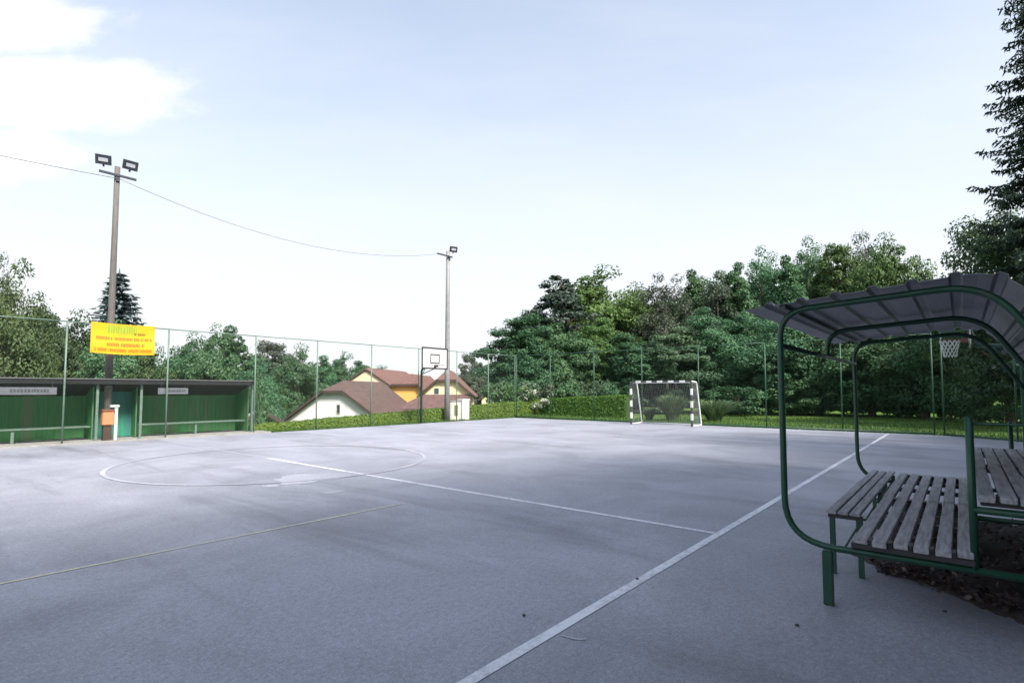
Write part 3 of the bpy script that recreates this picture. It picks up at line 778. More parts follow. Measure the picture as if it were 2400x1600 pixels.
def crown_quads(seed, h, z0, rad, nclump, per, leaf, shape='round', rag=.3, flat=.62, droop=0.0):
    rng = np.random.default_rng(seed)
    ph = rng.uniform(0, 6.28, 8); V = []; T_ = []
    zc = (z0 + h) / 2; hh = (h - z0) / 2
    for k in range(nclump):
        while True:
            d = rng.normal(size=3); d /= np.linalg.norm(d)
            lump = 1 + rag * (.5 * math.sin(3 * math.atan2(d[1], d[0]) + ph[0] + 2 * d[2]) + .5 * math.sin(5 * d[2] + ph[1] + 2 * math.atan2(d[1], d[0])))
            f = rng.uniform(.45, 1) ** .6
            p = d * f * lump
            if shape == 'cone': w = max(.30, 1 - (p[2] * .5 + .5)) * 1.25
            elif shape == 'spire': w = .30 + .72 * ((1 - p[2]) / 2) ** .8
            elif shape == 'oval': w = 1.0 - .25 * max(0, p[2])
            elif shape == 'vase': w = .7 + .35 * p[2]
            else: w = 1
            c = np.array([p[0] * rad * w, p[1] * rad * w, zc + p[2] * hh])
            if c[2] > z0 - .2: break
        rc = rad * rng.uniform(.15, .32) * (1 if shape != 'spire' else max(.4, min(1, .35 + w)))
        n = int(per * rng.uniform(.6, 1.3))
        q = norm(rng.normal(size=(n, 3))) * (rng.uniform(.25, 1, (n, 1)) ** .5) * rc
        q[:, 2] *= flat; q[:, 2] -= droop * np.linalg.norm(q[:, :2], axis=1)
        outw = norm(c - np.array([0, 0, zc - hh * .3]))
        Nn = norm(outw * .5 + norm(q) * .7 + rng.normal(size=(n, 3)) * .55 + np.array([0, 0, .45]))
        s = leaf * rng.uniform(.6, 1.35, n)
        V.append(leaf_quads(c + q, Nn, s, rng))
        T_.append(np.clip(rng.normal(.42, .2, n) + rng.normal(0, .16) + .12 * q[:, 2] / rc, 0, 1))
    return np.concatenate(V), np.concatenate(T_)
def conifer_quads(seed, h, rad, z0, levels, per, leaf, up=.15, taper=.9, ragged=.35):
    """whorls of branches, each carrying two rows of needle sprays"""
    rng = np.random.default_rng(seed); V = []; T_ = []
    for k in range(levels):
        t = k / (levels - 1); z = z0 + (h - z0) * (t ** .92); L0 = rad * ((1 - t) ** taper) + .12
        for b in range(per if t < .85 else max(4, per - 3)):
            a = 2 * math.pi * (b + rng.random() * .8) / per + k * 1.1; L = L0 * (1 + ragged * rng.uniform(-1, .35))
            ns = max(4, int(L / (leaf * .62))); s = (np.arange(ns) + .5) / ns
            dz = -.30 * L * s + up * L * s ** 3 * 2.2 + rng.normal(0, .02, ns) * L
            base = np.stack([math.cos(a) * L * s, math.sin(a) * L * s, z + dz], 1)
            side = np.array([-math.sin(a), math.cos(a), 0]); fw = np.array([math.cos(a), math.sin(a), 0])
            tn = rng.normal(.4, .17)
            for sg in (-1, 1):
                ln = leaf * (1.35 - .55 * s) * rng.uniform(.75, 1.25, ns) * min(1, .5 + L)
                d = norm(side * sg * .8 + fw * .6 + np.array([0, 0, -.28]) + rng.normal(size=(ns, 3)) * .16)
                nrm = norm(np.cross(d, fw + rng.normal(size=(ns, 3)) * .3)); wv = norm(np.cross(nrm, d))
                e = base + d * ln[:, None]; m_ = base + d * ln[:, None] * .5; w = (ln * .24)[:, None]
                V.append(np.stack([base, m_ + wv * w, e, m_ - wv * w], 1)); T_.append(tn + rng.normal(0, .13, ns) + .18 * (s > .7))
            ln = leaf * 1.0                                                   # hanging twigs and the branch tip
            e = base + np.array([0, 0, -1]) * leaf * rng.uniform(.35, .9, (ns, 1)) + fw * leaf * .3
            m_ = (base + e) / 2; w = leaf * .2
            V.append(np.stack([base, m_ + side * w, e, m_ - side * w], 1)); T_.append(np.full(ns, tn - .15))
    # leader
    e = np.array([[0, 0, h + leaf * 1.2]]); b0 = np.array([[0, 0, h - leaf]])
    for sd in ((1, 0, 0), (0, 1, 0)):
        w = np.array([sd]) * leaf * .16; V.append(np.stack([b0, (b0 + e) / 2 + w, e, (b0 + e) / 2 - w], 1)); T_.append(np.array([.5]))
    return np.concatenate(V), np.concatenate(T_)

def big_conifer_quads(seed, h, rad, z0, levels, per):
    """whorls of drooping branches with side twigs, each twig set with needle tufts"""
    rng = np.random.default_rng(seed); V = []; T_ = []
    for k in range(levels):
        t = k / (levels - 1); z = z0 + (h - z0) * t + rng.normal() * .06; L0 = rad * ((1 - t) ** .75) + .15
        for b in range(per):
            a = 2 * math.pi * (b + rng.random() * .8) / per + k * 1.3; L = L0 * rng.uniform(.62, 1.08)
            fw = np.array([math.cos(a), math.sin(a), 0]); side = np.array([-math.sin(a), math.cos(a), 0]); tn = rng.normal(.38, .16)
            nt_ = max(5, int(L / .13)); s = (np.arange(nt_) + .6) / nt_
            zc = z + (-.34 * s + .26 * s ** 3) * L
            for i in range(nt_):
                base = fw * (L * s[i]) + np.array([0, 0, zc[i]]); tl = (.16 + .34 * L * (1 - s[i]) ** .7 * .55) * rng.uniform(.7, 1.25)
                for sg in (-1, 1):
                    d = norm(side * sg + fw * .55 + np.array([0, 0, -.35]) + rng.normal(size=3) * .12)
                    m_ = max(3, int(tl / .07)); q = base + d * (tl * (np.arange(m_)[:, None] + .5) / m_)
                    nd = norm(d * .7 + rng.normal(size=(m_, 3)) * .55 + np.array([0, 0, -.25])); ln = rng.uniform(.12, .21, (m_, 1))
                    wv = norm(np.cross(nd, rng.normal(size=(m_, 3)))) * .040
                    V.append(np.stack([q - nd * ln * .4, q + wv, q + nd * ln, q - wv], 1)); T_.append(tn + rng.normal(0, .14, m_) + .15 * (s[i] > .75))
    return np.concatenate(V), np.concatenate(T_)

PROTO = {}                                                            # kind -> (trunk mesh, crown mesh, height, radius)
def make_proto(kind, h, rad, quads, leafm, bark, trunk):
    V, T_ = quads
    bmt = trunk; me = bpy.data.meshes.new(kind + '_trunk'); bmt.to_mesh(me); bmt.free(); me.materials.append(bark)
    PROTO[kind] = [me, quads_mesh(kind + '_crown', V, T_, leafm), h, rad]
def variant(kind, src, leafm, bark=None):
    me = PROTO[src][1].copy(); me.materials[0] = leafm
    tm = PROTO[src][0]
    if bark: tm = tm.copy(); tm.materials[0] = bark
    PROTO[kind] = [tm, me, PROTO[src][2], PROTO[src][3]]
g = np.random.default_rng
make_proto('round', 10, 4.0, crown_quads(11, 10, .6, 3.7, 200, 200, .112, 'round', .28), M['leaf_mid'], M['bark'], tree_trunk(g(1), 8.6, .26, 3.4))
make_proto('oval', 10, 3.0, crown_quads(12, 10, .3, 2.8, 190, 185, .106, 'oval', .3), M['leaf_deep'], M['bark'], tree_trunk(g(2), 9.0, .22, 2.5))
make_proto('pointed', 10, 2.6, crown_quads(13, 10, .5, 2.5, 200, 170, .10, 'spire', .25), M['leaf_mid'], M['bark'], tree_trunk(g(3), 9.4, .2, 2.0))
make_proto('airy', 10, 2.6, crown_quads(14, 10, 1.6, 2.4, 130, 100, .085, 'oval', .35, .8, .15), M['leaf_grey'], M['bark_pale'], tree_trunk(g(4), 9.6, .16, 2.3, 14, .2))
make_proto('layered', 10, 4.2, crown_quads(15, 10, .3, 4.0, 210, 200, .112, 'round', .35, .62, .06), M['leaf_deep'], M['bark'], tree_trunk(g(5), 8.8, .26, 3.6, 12))
make_proto('dense', 10, 4.0, crown_quads(16, 10, .8, 3.8, 200, 190, .098, 'oval', .3, .62, .06), M['leaf_olive'], M['bark'], tree_trunk(g(6), 9.0, .24, 3.2, 12))
make_proto('bush', 3, 2.0, crown_quads(17, 3, .05, 1.9, 60, 70, .10, 'round', .35), M['leaf_pale'], M['bark'], tree_trunk(g(7), 2.2, .06, 1.5, 9, .1))
make_proto('spruce', 12, 2.6, conifer_quads(18, 12, 2.6, .6, 40, 11, .36), M['needle_blue'], M['bark'], tree_trunk(g(8), 11.6, .17, .3, 3))
make_proto('tall_spruce', 20, 3.4, big_conifer_quads(19, 20, 3.3, 2.0, 25, 13), M['needle_dark'], M['bark'], tree_trunk(g(9), 19.5, .28, .4, 3))
def pine_quads():
    V1_, T1 = crown_quads(27, 10, 5.0, 2.5, 70, 110, .11, 'cone', .4, .4, 0); return V1_, T1
make_proto('pine', 10, 2.5, pine_quads(), M['needle_pine'], M['bark_red'], tree_trunk(g(10), 9.5, .17, 2.0, 12, .45))
variant('round_yellow', 'round', M['leaf_yellow']); variant('oval_mid', 'oval', M['leaf_mid']); variant('oval_yellow', 'oval', M['leaf_yellow'])
variant('oval_pale', 'oval', M['leaf_pale']); variant('layered_mid', 'layered', M['leaf_mid']); variant('airy_green', 'airy', M['leaf_mid'], M['bark'])
variant('pointed_deep', 'pointed', M['leaf_deep']); variant('round_deep', 'round', M['leaf_deep']); variant('bush_green', 'bush', M['leaf_mid'])
variant('bush_flower', 'bush', M['hydrangea']); variant('bush_yellow', 'bush', M['leaf_yellow']); variant('spruce_green', 'spruce', M['needle_dark'])
variant('round_olive', 'round', M['leaf_olive']); variant('oval_grey', 'oval', M['leaf_grey'])
trng = random.Random(77)
def plant(kind, x, y, h, w, label, cat='tree', group=None, name=None, zb=None, rot=None):
    tm, cm, ph, pr = PROTO[kind]
    z = terrain(x, y) if zb is None else zb
    o = empty(name or ('bush' if kind.startswith('bush') else 'spruce_tree' if 'spruce' in kind else 'pine_tree' if kind == 'pine' else 'leafy_tree'), (x, y, z), trng.uniform(0, 6.28) if rot is None else rot)
    o.scale = (w / pr, w / pr, h / ph)
    tag(o, label, cat, group)
    link(bpy.data.objects.new('trunk', tm), o); link(bpy.data.objects.new('crown', cm), o)
    return o
def grow(kind, px, d, top, wpx, label, **k):
    """a tree standing d metres ahead in photo column px whose top reaches row top and whose crown is wpx wide"""
    x, y = at(px, d); zb = terrain(x, y); return plant(kind, x, y, max(1.0, hz(top, d) - zb), wpx / 2 / FPX * d, label, **k)
WG = 'trees of the wood behind the goal'
wood = [
 ('oval', 1218, 40, 752, 175, 'blue green tree at the left end of the right hand wood'),
 ('oval_mid', 1262, 47, 732, 130, 'slim green tree just left of the red trunked pine'),
 ('pine', 1312, 46, 652, 165, 'dark pine with bare reddish trunk standing above the left of the wood'),
 ('round_yellow', 1400, 52, 655, 235, 'broad domed yellow green tree right of the pine'),
 ('oval_yellow', 1402, 41, 750, 125, 'light green upright tree in front of the domed tree'),
 ('round', 1312, 40, 782, 170, 'teal green rounded tree under the pine'),
 ('round_deep', 1240, 39, 812, 150, 'low dense tree at the foot of the left edge of the wood'),
 ('oval', 1478, 40, 792, 140, 'very dark tree left of the goal'),
 ('round_olive', 1498, 55, 688, 150, 'olive tree with reddish tinge behind the dark tree'),
 ('airy', 1562, 48, 662, 140, 'thin grey leaved tree with sky showing through'),
 ('pointed', 1634, 52, 636, 120, 'pointed tree rising between two thin trees'),
 ('airy', 1690, 50, 660, 120, 'second thin grey tree right of the pointed tree'),
 ('oval_pale', 1580, 39, 772, 150, 'pale green tree directly above the goal'),
 ('layered_mid', 1692, 40, 742, 180, 'layered mid green tree above the right goal post'),
 ('pointed', 1732, 50, 618, 120, 'bright pointed tree left of the shelter roof corner'),
 ('airy_green', 1795, 52, 604, 130, 'feathery tree over the front corner of the shelter roof'),
 ('pointed', 1858, 50, 602, 120, 'narrow pointed tree in the middle of the skyline above the shelter'),
 ('airy_green', 1905, 54, 582, 130, 'tall thin tree with bluish leaves above the shelter roof'),
 ('oval_yellow', 1972, 50, 572, 130, 'yellowish upright tree above the shelter roof'),
 ('airy', 2035, 52, 566, 110, 'sparse grey tree at the highest point of the skyline'),
 ('round_yellow', 2092, 44, 580, 150, 'rounded sunlit tree at the right end of the skyline'),
 ('layered', 1800, 38, 752, 210, 'dark layered tree seen through the shelter beside the front post'),
 ('layered_mid', 1915, 37, 760, 200, 'green layered tree seen in the middle of the shelter opening'),
 ('layered', 2040, 35, 740, 230, 'deep green tree seen under the far hoop of the shelter'),
 ('layered_mid', 2165, 33, 730, 240, 'dark green tree behind the white basketball net'),
 ('layered', 2290, 29, 690, 240, 'shadowy tree behind the sloping back of the shelter'),
 ('dense', 2365, 25, 488, 270, 'large olive leafy tree at the right edge in front of the tall spruce'),
]
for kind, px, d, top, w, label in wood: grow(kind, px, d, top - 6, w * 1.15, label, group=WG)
x, y = at(2482, 21.5); plant('tall_spruce', x, y, 22.5, 3.3, 'very tall dark spruce with drooping branches cut by the right edge', group='conifers around the court')
# filler behind, all alike
for i, (px, d, top, w) in enumerate([(1350, 58, 735, 190), (1450, 56, 715, 190), (1540, 58, 705, 190), (1635, 60, 672, 170), (1722, 58, 655, 170), (1812, 59, 642, 180), (1900, 59, 632, 180),
                                     (1990, 57, 622, 180), (2070, 54, 625, 170), (2170, 46, 690, 200), (2270, 40, 720, 240), (1230, 54, 800, 160)]):
    grow(('round_deep', 'layered', 'oval')[i % 3], px, d, top, w, 'deep green tree filling the back rows of the wood behind other trees', group='back rows of the wood')
# understorey along the foot of the wood
under = [('bush_green', 1170, 36.5, 893, 90, 'green shrub at the left foot of the wood beside the lawn'),
 ('bush_flower', 1258, 36.5, 898, 105, 'flowering shrub with whitish heads behind the clipped hedge'),
 ('bush_yellow', 1205, 35.5, 905, 80, 'brownish yellow shrub left of the whitish shrub'),
 ('bush_green', 1330, 37, 893, 100, 'green shrub right of the whitish flowering shrub'),
 ('bush', 1392, 37.5, 890, 100, 'pale shrub at the right end of the clipped hedge'),
 ('bush_green', 1440, 36, 900, 90, 'dark shrub beside the left goal post'),
 ('bush_green', 1730, 35.5, 905, 130, 'dark shrub right of the goal'),
 ('bush_green', 1850, 36.5, 900, 140, 'low dark shrub left of the far hoop post'),
 ('bush_green', 1975, 36, 890, 150, 'low dark shrub in the middle of the shelter view'),
 ('bush_green', 2100, 34.5, 885, 150, 'low dark shrub left of the far upright'),
 ('bush_green', 2225, 31, 880, 160, 'low dark shrub under the white net'),
 ('bush_green', 2345, 25.5, 900, 170, 'low dark shrub at the right edge of the lawn')]
for k, px, d, top, w, label in under: grow(k, px, d, top, w, label, cat='bush', group='shrubs along the wood edge')
# left side
LG = 'trees behind the team shelter'
left = [
 ('dense', 8, 30, 668, 190, 'large olive tree at the left edge above the team shelter'),
 ('airy', -20, 36, 628, 90, 'thin tree top at the extreme left edge'),
 ('round_olive', 95, 36, 735, 150, 'olive tree right of the large left edge tree'),
 ('pointed', 82, 40, 722, 60, 'thin pointed tree top above the olive tree'),
 ('round_olive', 178, 38, 768, 150, 'leafy tree left of the yellow banner'),
 ('round', 285, 36, 790, 150, 'green tree directly behind the yellow banner'),
 ('round_olive', 350, 36, 838, 110, 'low tree right of the banner foot'),
 ('round_deep', 440, 40, 812, 130, 'dark tree right of the second fence post'),
 ('pointed_deep', 545, 40, 768, 130, 'dark pointed tree above the right half of the team shelter'),
 ('round', 495, 37, 796, 130, 'green tree left of the dark pointed tree'),
 ('oval_grey', 638, 62, 805, 125, 'grey green tree with pale trunk right of the team shelter'),
 ('round_deep', 590, 36, 872, 110, 'dark low tree at the right corner of the team shelter'),
 ('round_deep', 700, 56, 832, 110, 'dark tree beyond the white gable'),
 ('pointed_deep', 752, 62, 838, 100, 'dark tree above the left slope of the brown roof'),
 ('round_deep', 800, 70, 846, 100, 'dark tree left of the peach gable'),
 ('pointed_deep', 845, 76, 850, 95, 'dark tree behind the peach gable'),
 ('round_deep', 888, 84, 868, 90, 'last dark tree of the receding row behind the peach roof'),
 ('oval_grey', 1108, 74, 836, 60, 'small grey green tree in the gap left of the wood'),
 ('round_deep', 1078, 88, 884, 70, 'dark distant tree behind the pale yellow gable'),
 ('round', 1128, 84, 880, 70, 'distant tree on the lawn left of the wood'),
 ('round_deep', 985, 92, 896, 80, 'distant tree between the two roofs'),
 ('oval', 650, 60, 862, 100, 'dark tree low behind the bright shrub'),
]
for kind, px, d, top, w, label in left: grow(kind, px, d, top - 4, w * 1.25, label, group=LG)
grow('spruce', 270, 46, 640, 310, 'blue grey spruce standing behind the tall brown pole', group='conifers around the court')
for k, px, d, top, w, label in (('bush_yellow', 672, 56, 912, 90, 'bright green shrub left of the white gable'), ('bush_green', 612, 33, 912, 80, 'mid green shrub beside the right end of the team shelter'),
                                ('bush_yellow', 632, 40, 940, 50, 'low yellow green shrub below the bright shrub'), ('bush_green', 708, 58, 905, 60, 'dark round shrub behind the left slope of the white gabled house')):
    grow(k, px, d, top, w, label, cat='bush', group='shrubs by the houses')
# filler behind the shelter so that no bare slope shows between the trunks
for i, (px, d, top, w) in enumerate([(30, 42, 800, 190), (130, 44, 800, 190), (230, 44, 815, 190), (330, 44, 850, 150), (430, 46, 850, 170), (540, 46, 840, 170), (610, 52, 860, 130), (-80, 36, 760, 200), (-170, 32, 740, 220)]):
    grow('round_deep', px, d, top, w, 'dark tree in the second row behind the team shelter', group='second row behind the team shelter')
# trees beside and behind the photographer: they shade the near half of the court
for i, (u, v, h, w, k) in enumerate(SHADE if 'SHADE' in globals() else [(-24, -11, 17, 5.4, 'round'), (-17, -11, 18, 5.4, 'layered'), (-10.5, -10, 17, 5.4, 'round'), (-3.5, -11, 18, 5.2, 'layered'), (3, -10.5, 15.5, 5, 'round'), (10, -12, 16, 5, 'layered'), (-27, -18, 21, 5, 'oval'), (-20, -18, 22, 5, 'oval'), (-13, -18, 21, 5, 'oval'), (-6, -18, 22, 5, 'oval'), (16, -14, 15, 4.5, 'round')]):
    plant(k, u, v, h, w, 'tall leafy tree beside the court on the photographer\'s side', group='trees on the near side of the court')

# arching grassy shrubs behind the goal
def arching(label, px, d, h, w, n, seed):
    rng = np.random.default_rng(seed); x, y = at(px, d)
    V = []
    a = rng.uniform(0, 6.28, n); L = h * rng.uniform(.6, 1.15, n); out = w * rng.uniform(.15, 1, n)
    b0 = np.stack([np.cos(a) * .25 * w * rng.random(n), np.sin(a) * .25 * w * rng.random(n), np.zeros(n)], 1)
    prev = b0; d_ = np.stack([np.cos(a), np.sin(a), np.zeros(n)], 1); sd = np.stack([-np.sin(a), np.cos(a), np.zeros(n)], 1)
    T_ = []
    tt = rng.random(n)
    for i in range(1, 5):
        t = i / 4; p = b0 + d_ * (out * t ** 1.4)[:, None] + np.array([0, 0, 1]) * (L * (t - .28 * t ** 3))[:, None]
        w0 = .045 * (1 - (i - 1) / 4.3); w1 = .045 * (1 - i / 4.3)
        V.append(np.stack([prev - sd * w0, prev + sd * w0, p + sd * w1, p - sd * w1], 1)); T_.append(tt); prev = p
    o = link(bpy.data.objects.new('arching_shrub', quads_mesh('arching_shrub', np.concatenate(V), np.concatenate(T_), M['arch_leaf'])))
    o.location = (x, y, terrain(x, y)); tag(o, label, 'shrub', 'arching shrubs by the goal')
arching('pale green arching shrub seen through the goal net', 1573, 29.5, 1.75, 1.0, 1100, 5)
arching('spiky arching shrub just right of the goal', 1672, 29.5, 1.45, 1.35, 700, 6)
arching('grassy tuft behind the left goal post', 1520, 30.5, .9, .6, 300, 7)

# clipped hedges
def hedge(label, p0, p1, tops, base_fn, w, n, seed):
    rng = np.random.default_rng(seed); p0 = Vector(p0); p1 = Vector(p1); d = p1 - p0; L = d.length; d.normalize(); s = Vector((-d.y, d.x))
    def tz(t): return tops[0] + (tops[1] - tops[0]) * t
    bm = bmesh.new(); K = 40; rows = []
    for i in range(K + 1):
        t = i / K; p = p0 + d * (L * t); zt = tz(t) - .04; zb = base_fn(p.x, p.y) - .2; q = w / 2 - .05
        rows.append([bm.verts.new((p.x + s.x * a, p.y + s.y * a, z)) for a, z in ((-q, zb), (-q, zt), (q, zt), (q, zb))])
    for a, b in zip(rows[:-1], rows[1:]):
        for j in range(3): bm.faces.new((a[j], b[j], b[j + 1], a[j + 1]))
    bm.faces.new(rows[0][::-1]); bm.faces.new(rows[-1])
    root = tag(empty('clipped_hedge', (0, 0, 0)), label, 'hedge', 'clipped hedges')
    mesh_obj('stems', bm, M['bark_green'], root)
    t = rng.random(n); side = rng.choice([0, 1, 2], n, p=[.42, .38, .20]); P = np.zeros((n, 3)); Nn = np.zeros((n, 3))
    px = p0.x + d.x * L * t; py = p0.y + d.y * L * t; top = tops[0] + (tops[1] - tops[0]) * t + .012 * np.sin(t * L * 2.1) + .006 * np.sin(t * L * 7)
    zb = np.array([base_fn(a, b) for a, b in zip(px, py)])
    off = np.where(side == 0, -w / 2, np.where(side == 2, w / 2, rng.uniform(-w / 2, w / 2, n))) + rng.normal(0, .03, n)
    z = np.where(side == 1, top + rng.normal(0, .025, n), zb + (top - zb) * rng.random(n))
    P = np.stack([px + s.x * off, py + s.y * off, z], 1)
    Nn = np.where((side == 1)[:, None], np.array([0, 0, 1.]), np.where((side == 0)[:, None], np.array([-s.x, -s.y, .3]), np.array([s.x, s.y, .3])))
    Nn = norm(Nn + rng.normal(size=(n, 3)) * .38)
    cr = quads_mesh('hedge_leaves', leaf_quads(P, Nn, rng.uniform(.03, .065, n), rng), np.clip(rng.normal(.45, .11, n), 0, 1), M['hedge'])
    link(bpy.data.objects.new('leaves', cr), root)
M['bark_green'] = mat('hedge_inner', (.03, .06, .015), .9, var=.4)
hedge('low clipped hedge along the far touchline below the houses', (3.6, 20.0), (23.2, 20.0), (.17, .98), terrain, .9, 42000, 1)
hedge('higher clipped hedge behind the far corner left of the goal', (23.2, 20.4), (23.2, 13.2), (1.02, 1.30), terrain, .9, 20000, 2)

# grass blades along the fences
rng = np.random.default_rng(8)
n1, n2 = 9000, 16000
U = np.concatenate([rng.uniform(4, 22.4, n1), rng.uniform(18.98, 22.6, n2 // 2), 18.95 + 13 * rng.random(n2 // 2) ** 1.5])
Vv = np.concatenate([18.46 + rng.random(n1) ** 1.6 * 1.1, rng.uniform(-2, 19.4, n2 // 2), rng.uniform(-6, 13, n2 // 2)])
n = len(U); Z = np.array([terrain(a, b) for a, b in zip(U, Vv)])
a = rng.uniform(0, 6.28, n); hgt = rng.uniform(.05, .15, n); w = rng.uniform(.008, .02, n)
B = np.stack([U, Vv, Z], 1); sd = np.stack([np.cos(a), np.sin(a), np.zeros(n)], 1); ln = np.stack([-np.sin(a), np.cos(a), np.zeros(n)], 1)
top = B + np.array([0, 0, 1]) * hgt[:, None] + ln * (hgt * rng.uniform(0, .7, n))[:, None]
V = np.stack([B - sd * w[:, None], B + sd * w[:, None], top + sd * w[:, None] * .2, top - sd * w[:, None] * .2], 1)
o = link(bpy.data.objects.new('grass', quads_mesh('grass', V, rng.random(n), M['blade'])))
o['kind'] = 'stuff'; o['label'] = 'green grass growing beyond the court edges'; o['category'] = 'grass'

# ------------------------------------------------------------------ houses below the court
def house(label, px, d, gable_w, eave_z, hip_z, ridge_z, hip_w, depth, hipback, wall, roof, rot=0, ground=-5.8, over=.35, vt=.10, wins=(), group='houses below the court', lname='house'):
    """half-hipped gable house; local x across the gable, y going back from the gable, gable looks to -y"""
    x, y = at(px, d)
    yaw = math.atan2(FWD.y, FWD.x) - math.pi / 2 + rot
    root = tag(empty(lname, (x, y, 0), yaw), label, 'house', group)
    W = gable_w / 2; hw = hip_w / 2
    k = (hip_z - eave_z) / (W - hw)                                   # roof slope
    bm = bmesh.new()
    prism(bm, [(-W, ground), (W, ground), (W, eave_z - .12), (hw, hip_z - .12), (-hw, hip_z - .12), (-W, eave_z - .12)], .0, depth, lambda a, b, dd: (a, dd, b))
    mesh_obj('wall', bm, M[wall], root)
    # roof shell
    t = .16; E = W + .45; ez = eave_z - .45 * k; y0 = -over; y1 = depth + over
    def shell(dz, sh=0):
        return {'el0': (-E, y0, ez + dz), 'el1': (-E, y1, ez + dz), 'er0': (E, y0, ez + dz), 'er1': (E, y1, ez + dz),
                'hl': (-hw, y0, hip_z + dz), 'hr': (hw, y0, hip_z + dz), 'r0': (0, y0 + hipback, ridge_z + dz), 'r1': (0, y1, ridge_z + dz)}
    bm = bmesh.new(); A = {n_: bm.verts.new(p) for n_, p in shell(0.10).items()}; B_ = {n_: bm.verts.new(p) for n_, p in shell(-.06).items()}
    for f in (('el0', 'hl', 'r0', 'r1', 'el1'), ('er1', 'r1', 'r0', 'hr', 'er0'), ('hl', 'hr', 'r0')):
        bm.faces.new([A[q] for q in f][::-1]); bm.faces.new([B_[q] for q in f])
    for q in (('el0', 'hl'), ('hl', 'hr'), ('hr', 'er0'), ('er0', 'er1'), ('er1', 'r1'), ('r1', 'el1'), ('el1', 'el0')):
        bm.faces.new((A[q[0]], A[q[1]], B_[q[1]], B_[q[0]]))
    bmesh.ops.triangulate(bm, faces=bm.faces[:]); rf = mesh_obj('roof', bm, M[roof], root)
    bm = bmesh.new()                                                  # dark verge boards round the gable
    S = shell(0); ch = [S['el0'], S['hl'], S['hr'], S['er0']]
    for a, b in zip(ch[:-1], ch[1:]):
        a = Vector(a) + Vector((0, -.03, -.02)); b = Vector(b) + Vector((0, -.03, -.02)); dd = (b - a)
        obox(bm, (a + b) / 2, dd.normalized(), (0, 1, 0), dd.normalized().cross(Vector((0, 1, 0))), dd.length / 2 + .04, .025, vt)
    mesh_obj('verge_board', bm, M['verge'], rf)
    for wx, wz, ww, wh in wins:
        bm = bmesh.new(); e = .06
        for x0, x1, z0, z1 in ((-ww / 2 - e, ww / 2 + e, -wh / 2 - e, -wh / 2), (-ww / 2 - e, ww / 2 + e, wh / 2, wh / 2 + e), (-ww / 2 - e, -ww / 2, -wh / 2, wh / 2), (ww / 2, ww / 2 + e, -wh / 2, wh / 2)):
            box(bm, wx + x0, -.05, wz + z0, wx + x1, -.003, wz + z1)
        fr = mesh_obj('window', bm, M['sill'], root)
        bm = bmesh.new(); box(bm, wx - ww / 2, -.02, wz - wh / 2, wx + ww / 2, -.004, wz + wh / 2); mesh_obj('pane', bm, M['glass'], fr)
    return root
def mpx(d): return d / FPX
d = 46; house('white gabled house with brown half hipped roof nearest the hedge', 783, d, 9.4, -1.15, 1.52, 2.42, 1.9, 11, 2.2, 'white_wall', 'roof_brown', rot=R(-7), wins=((.45, .05, .26, .72),))
d = 60; house('peach gabled house behind the white one', 858, d, 8.4, 1.30, 3.90, 4.1, .3, 13, .6, 'peach_wall', 'roof_red', rot=R(-8), ground=-4, over=.10, vt=.06, wins=((-.05, 2.2, .6, .5),))
d = 53; d = 58; house('orange yellow gabled house between the white and the pale houses', 950, d, 5.1, 1.0, 2.23, 3.4, 2.8, 12, 2.6, 'yellow_wall', 'roof_red', rot=R(-4), wins=((-.9, .95, .5, .4),))
h4 = house('pale yellow gabled house at the right with wine red lower roof', 1046, 56, 5.0, 1.35, 2.68, 3.85, 2.0, 11, 2.3, 'pale_wall', 'roof_red', rot=R(2), wins=((-1.0, 1.55, .45, .6),))
bm = bmesh.new()
prism(bm, [(-4.9, 0), (-2.3, 1), (2.55, 1), (2.75, 0)], -.16, 0, lambda a, b, dd: (a, -2.6 + 2.54 * b, -.16 + 1.38 * b + dd)); mesh_obj('lower_roof', bm, M['roof_wine'], h4)
bm = bmesh.new(); box(bm, -4.0, -2.2, -6, 2.3, -.07, -.36); mesh_obj('porch_wall', bm, M['white_wall'], h4)
house('tiny yellow house with brown roof far behind the hedge', 1152, 72, 2.6, .75, 1.30, 1.55, 1.2, 5, .8, 'pale_wall', 'roof_brown', rot=R(4), ground=-4, lname='house')
house('low grey roofed shed beside the team shelter', 615, 33, 3.2, -.55, .25, .32, .5, 3, .5, 'white_wall', 'roof_grey', rot=R(28), ground=-5, lname='shed')

# ------------------------------------------------------------------ sky, sun, camera
SUN_EL, SUN_AZ = R(47), R(-100)                                       # azimuth of the sun in the xy plane
world = bpy.data.worlds.new('World'); scene.world = world; world.use_nodes = True
nt = world.node_tree; N = nt.nodes.new; L = nt.links.new
bg = nt.nodes['Background']; bg.inputs['Strength'].default_value = .13
sky = N('ShaderNodeTexSky'); sky.sky_type = 'NISHITA'; sky.sun_disc = False; sky.sun_elevation = SUN_EL
sky.sun_rotation = math.pi / 2 - SUN_AZ; sky.air_density = 1.0; sky.dust_density = 1.6; sky.ozone_density = 1.2
tc = N('ShaderNodeTexCoord')
def dot(vec):
    n = N('ShaderNodeVectorMath'); n.operation = 'DOT_PRODUCT'; L(tc.outputs['Generated'], n.inputs[0]); n.inputs[1].default_value = vec; return n.outputs['Value']
def math_(op, a, b=None, c=None):
    n = N('ShaderNodeMath'); n.operation = op
    for i, q in enumerate((a, b, c)):
        if q is None: continue
        if isinstance(q, (int, float)): n.inputs[i].default_value = q
        else: L(q, n.inputs[i])
    return n.outputs[0]
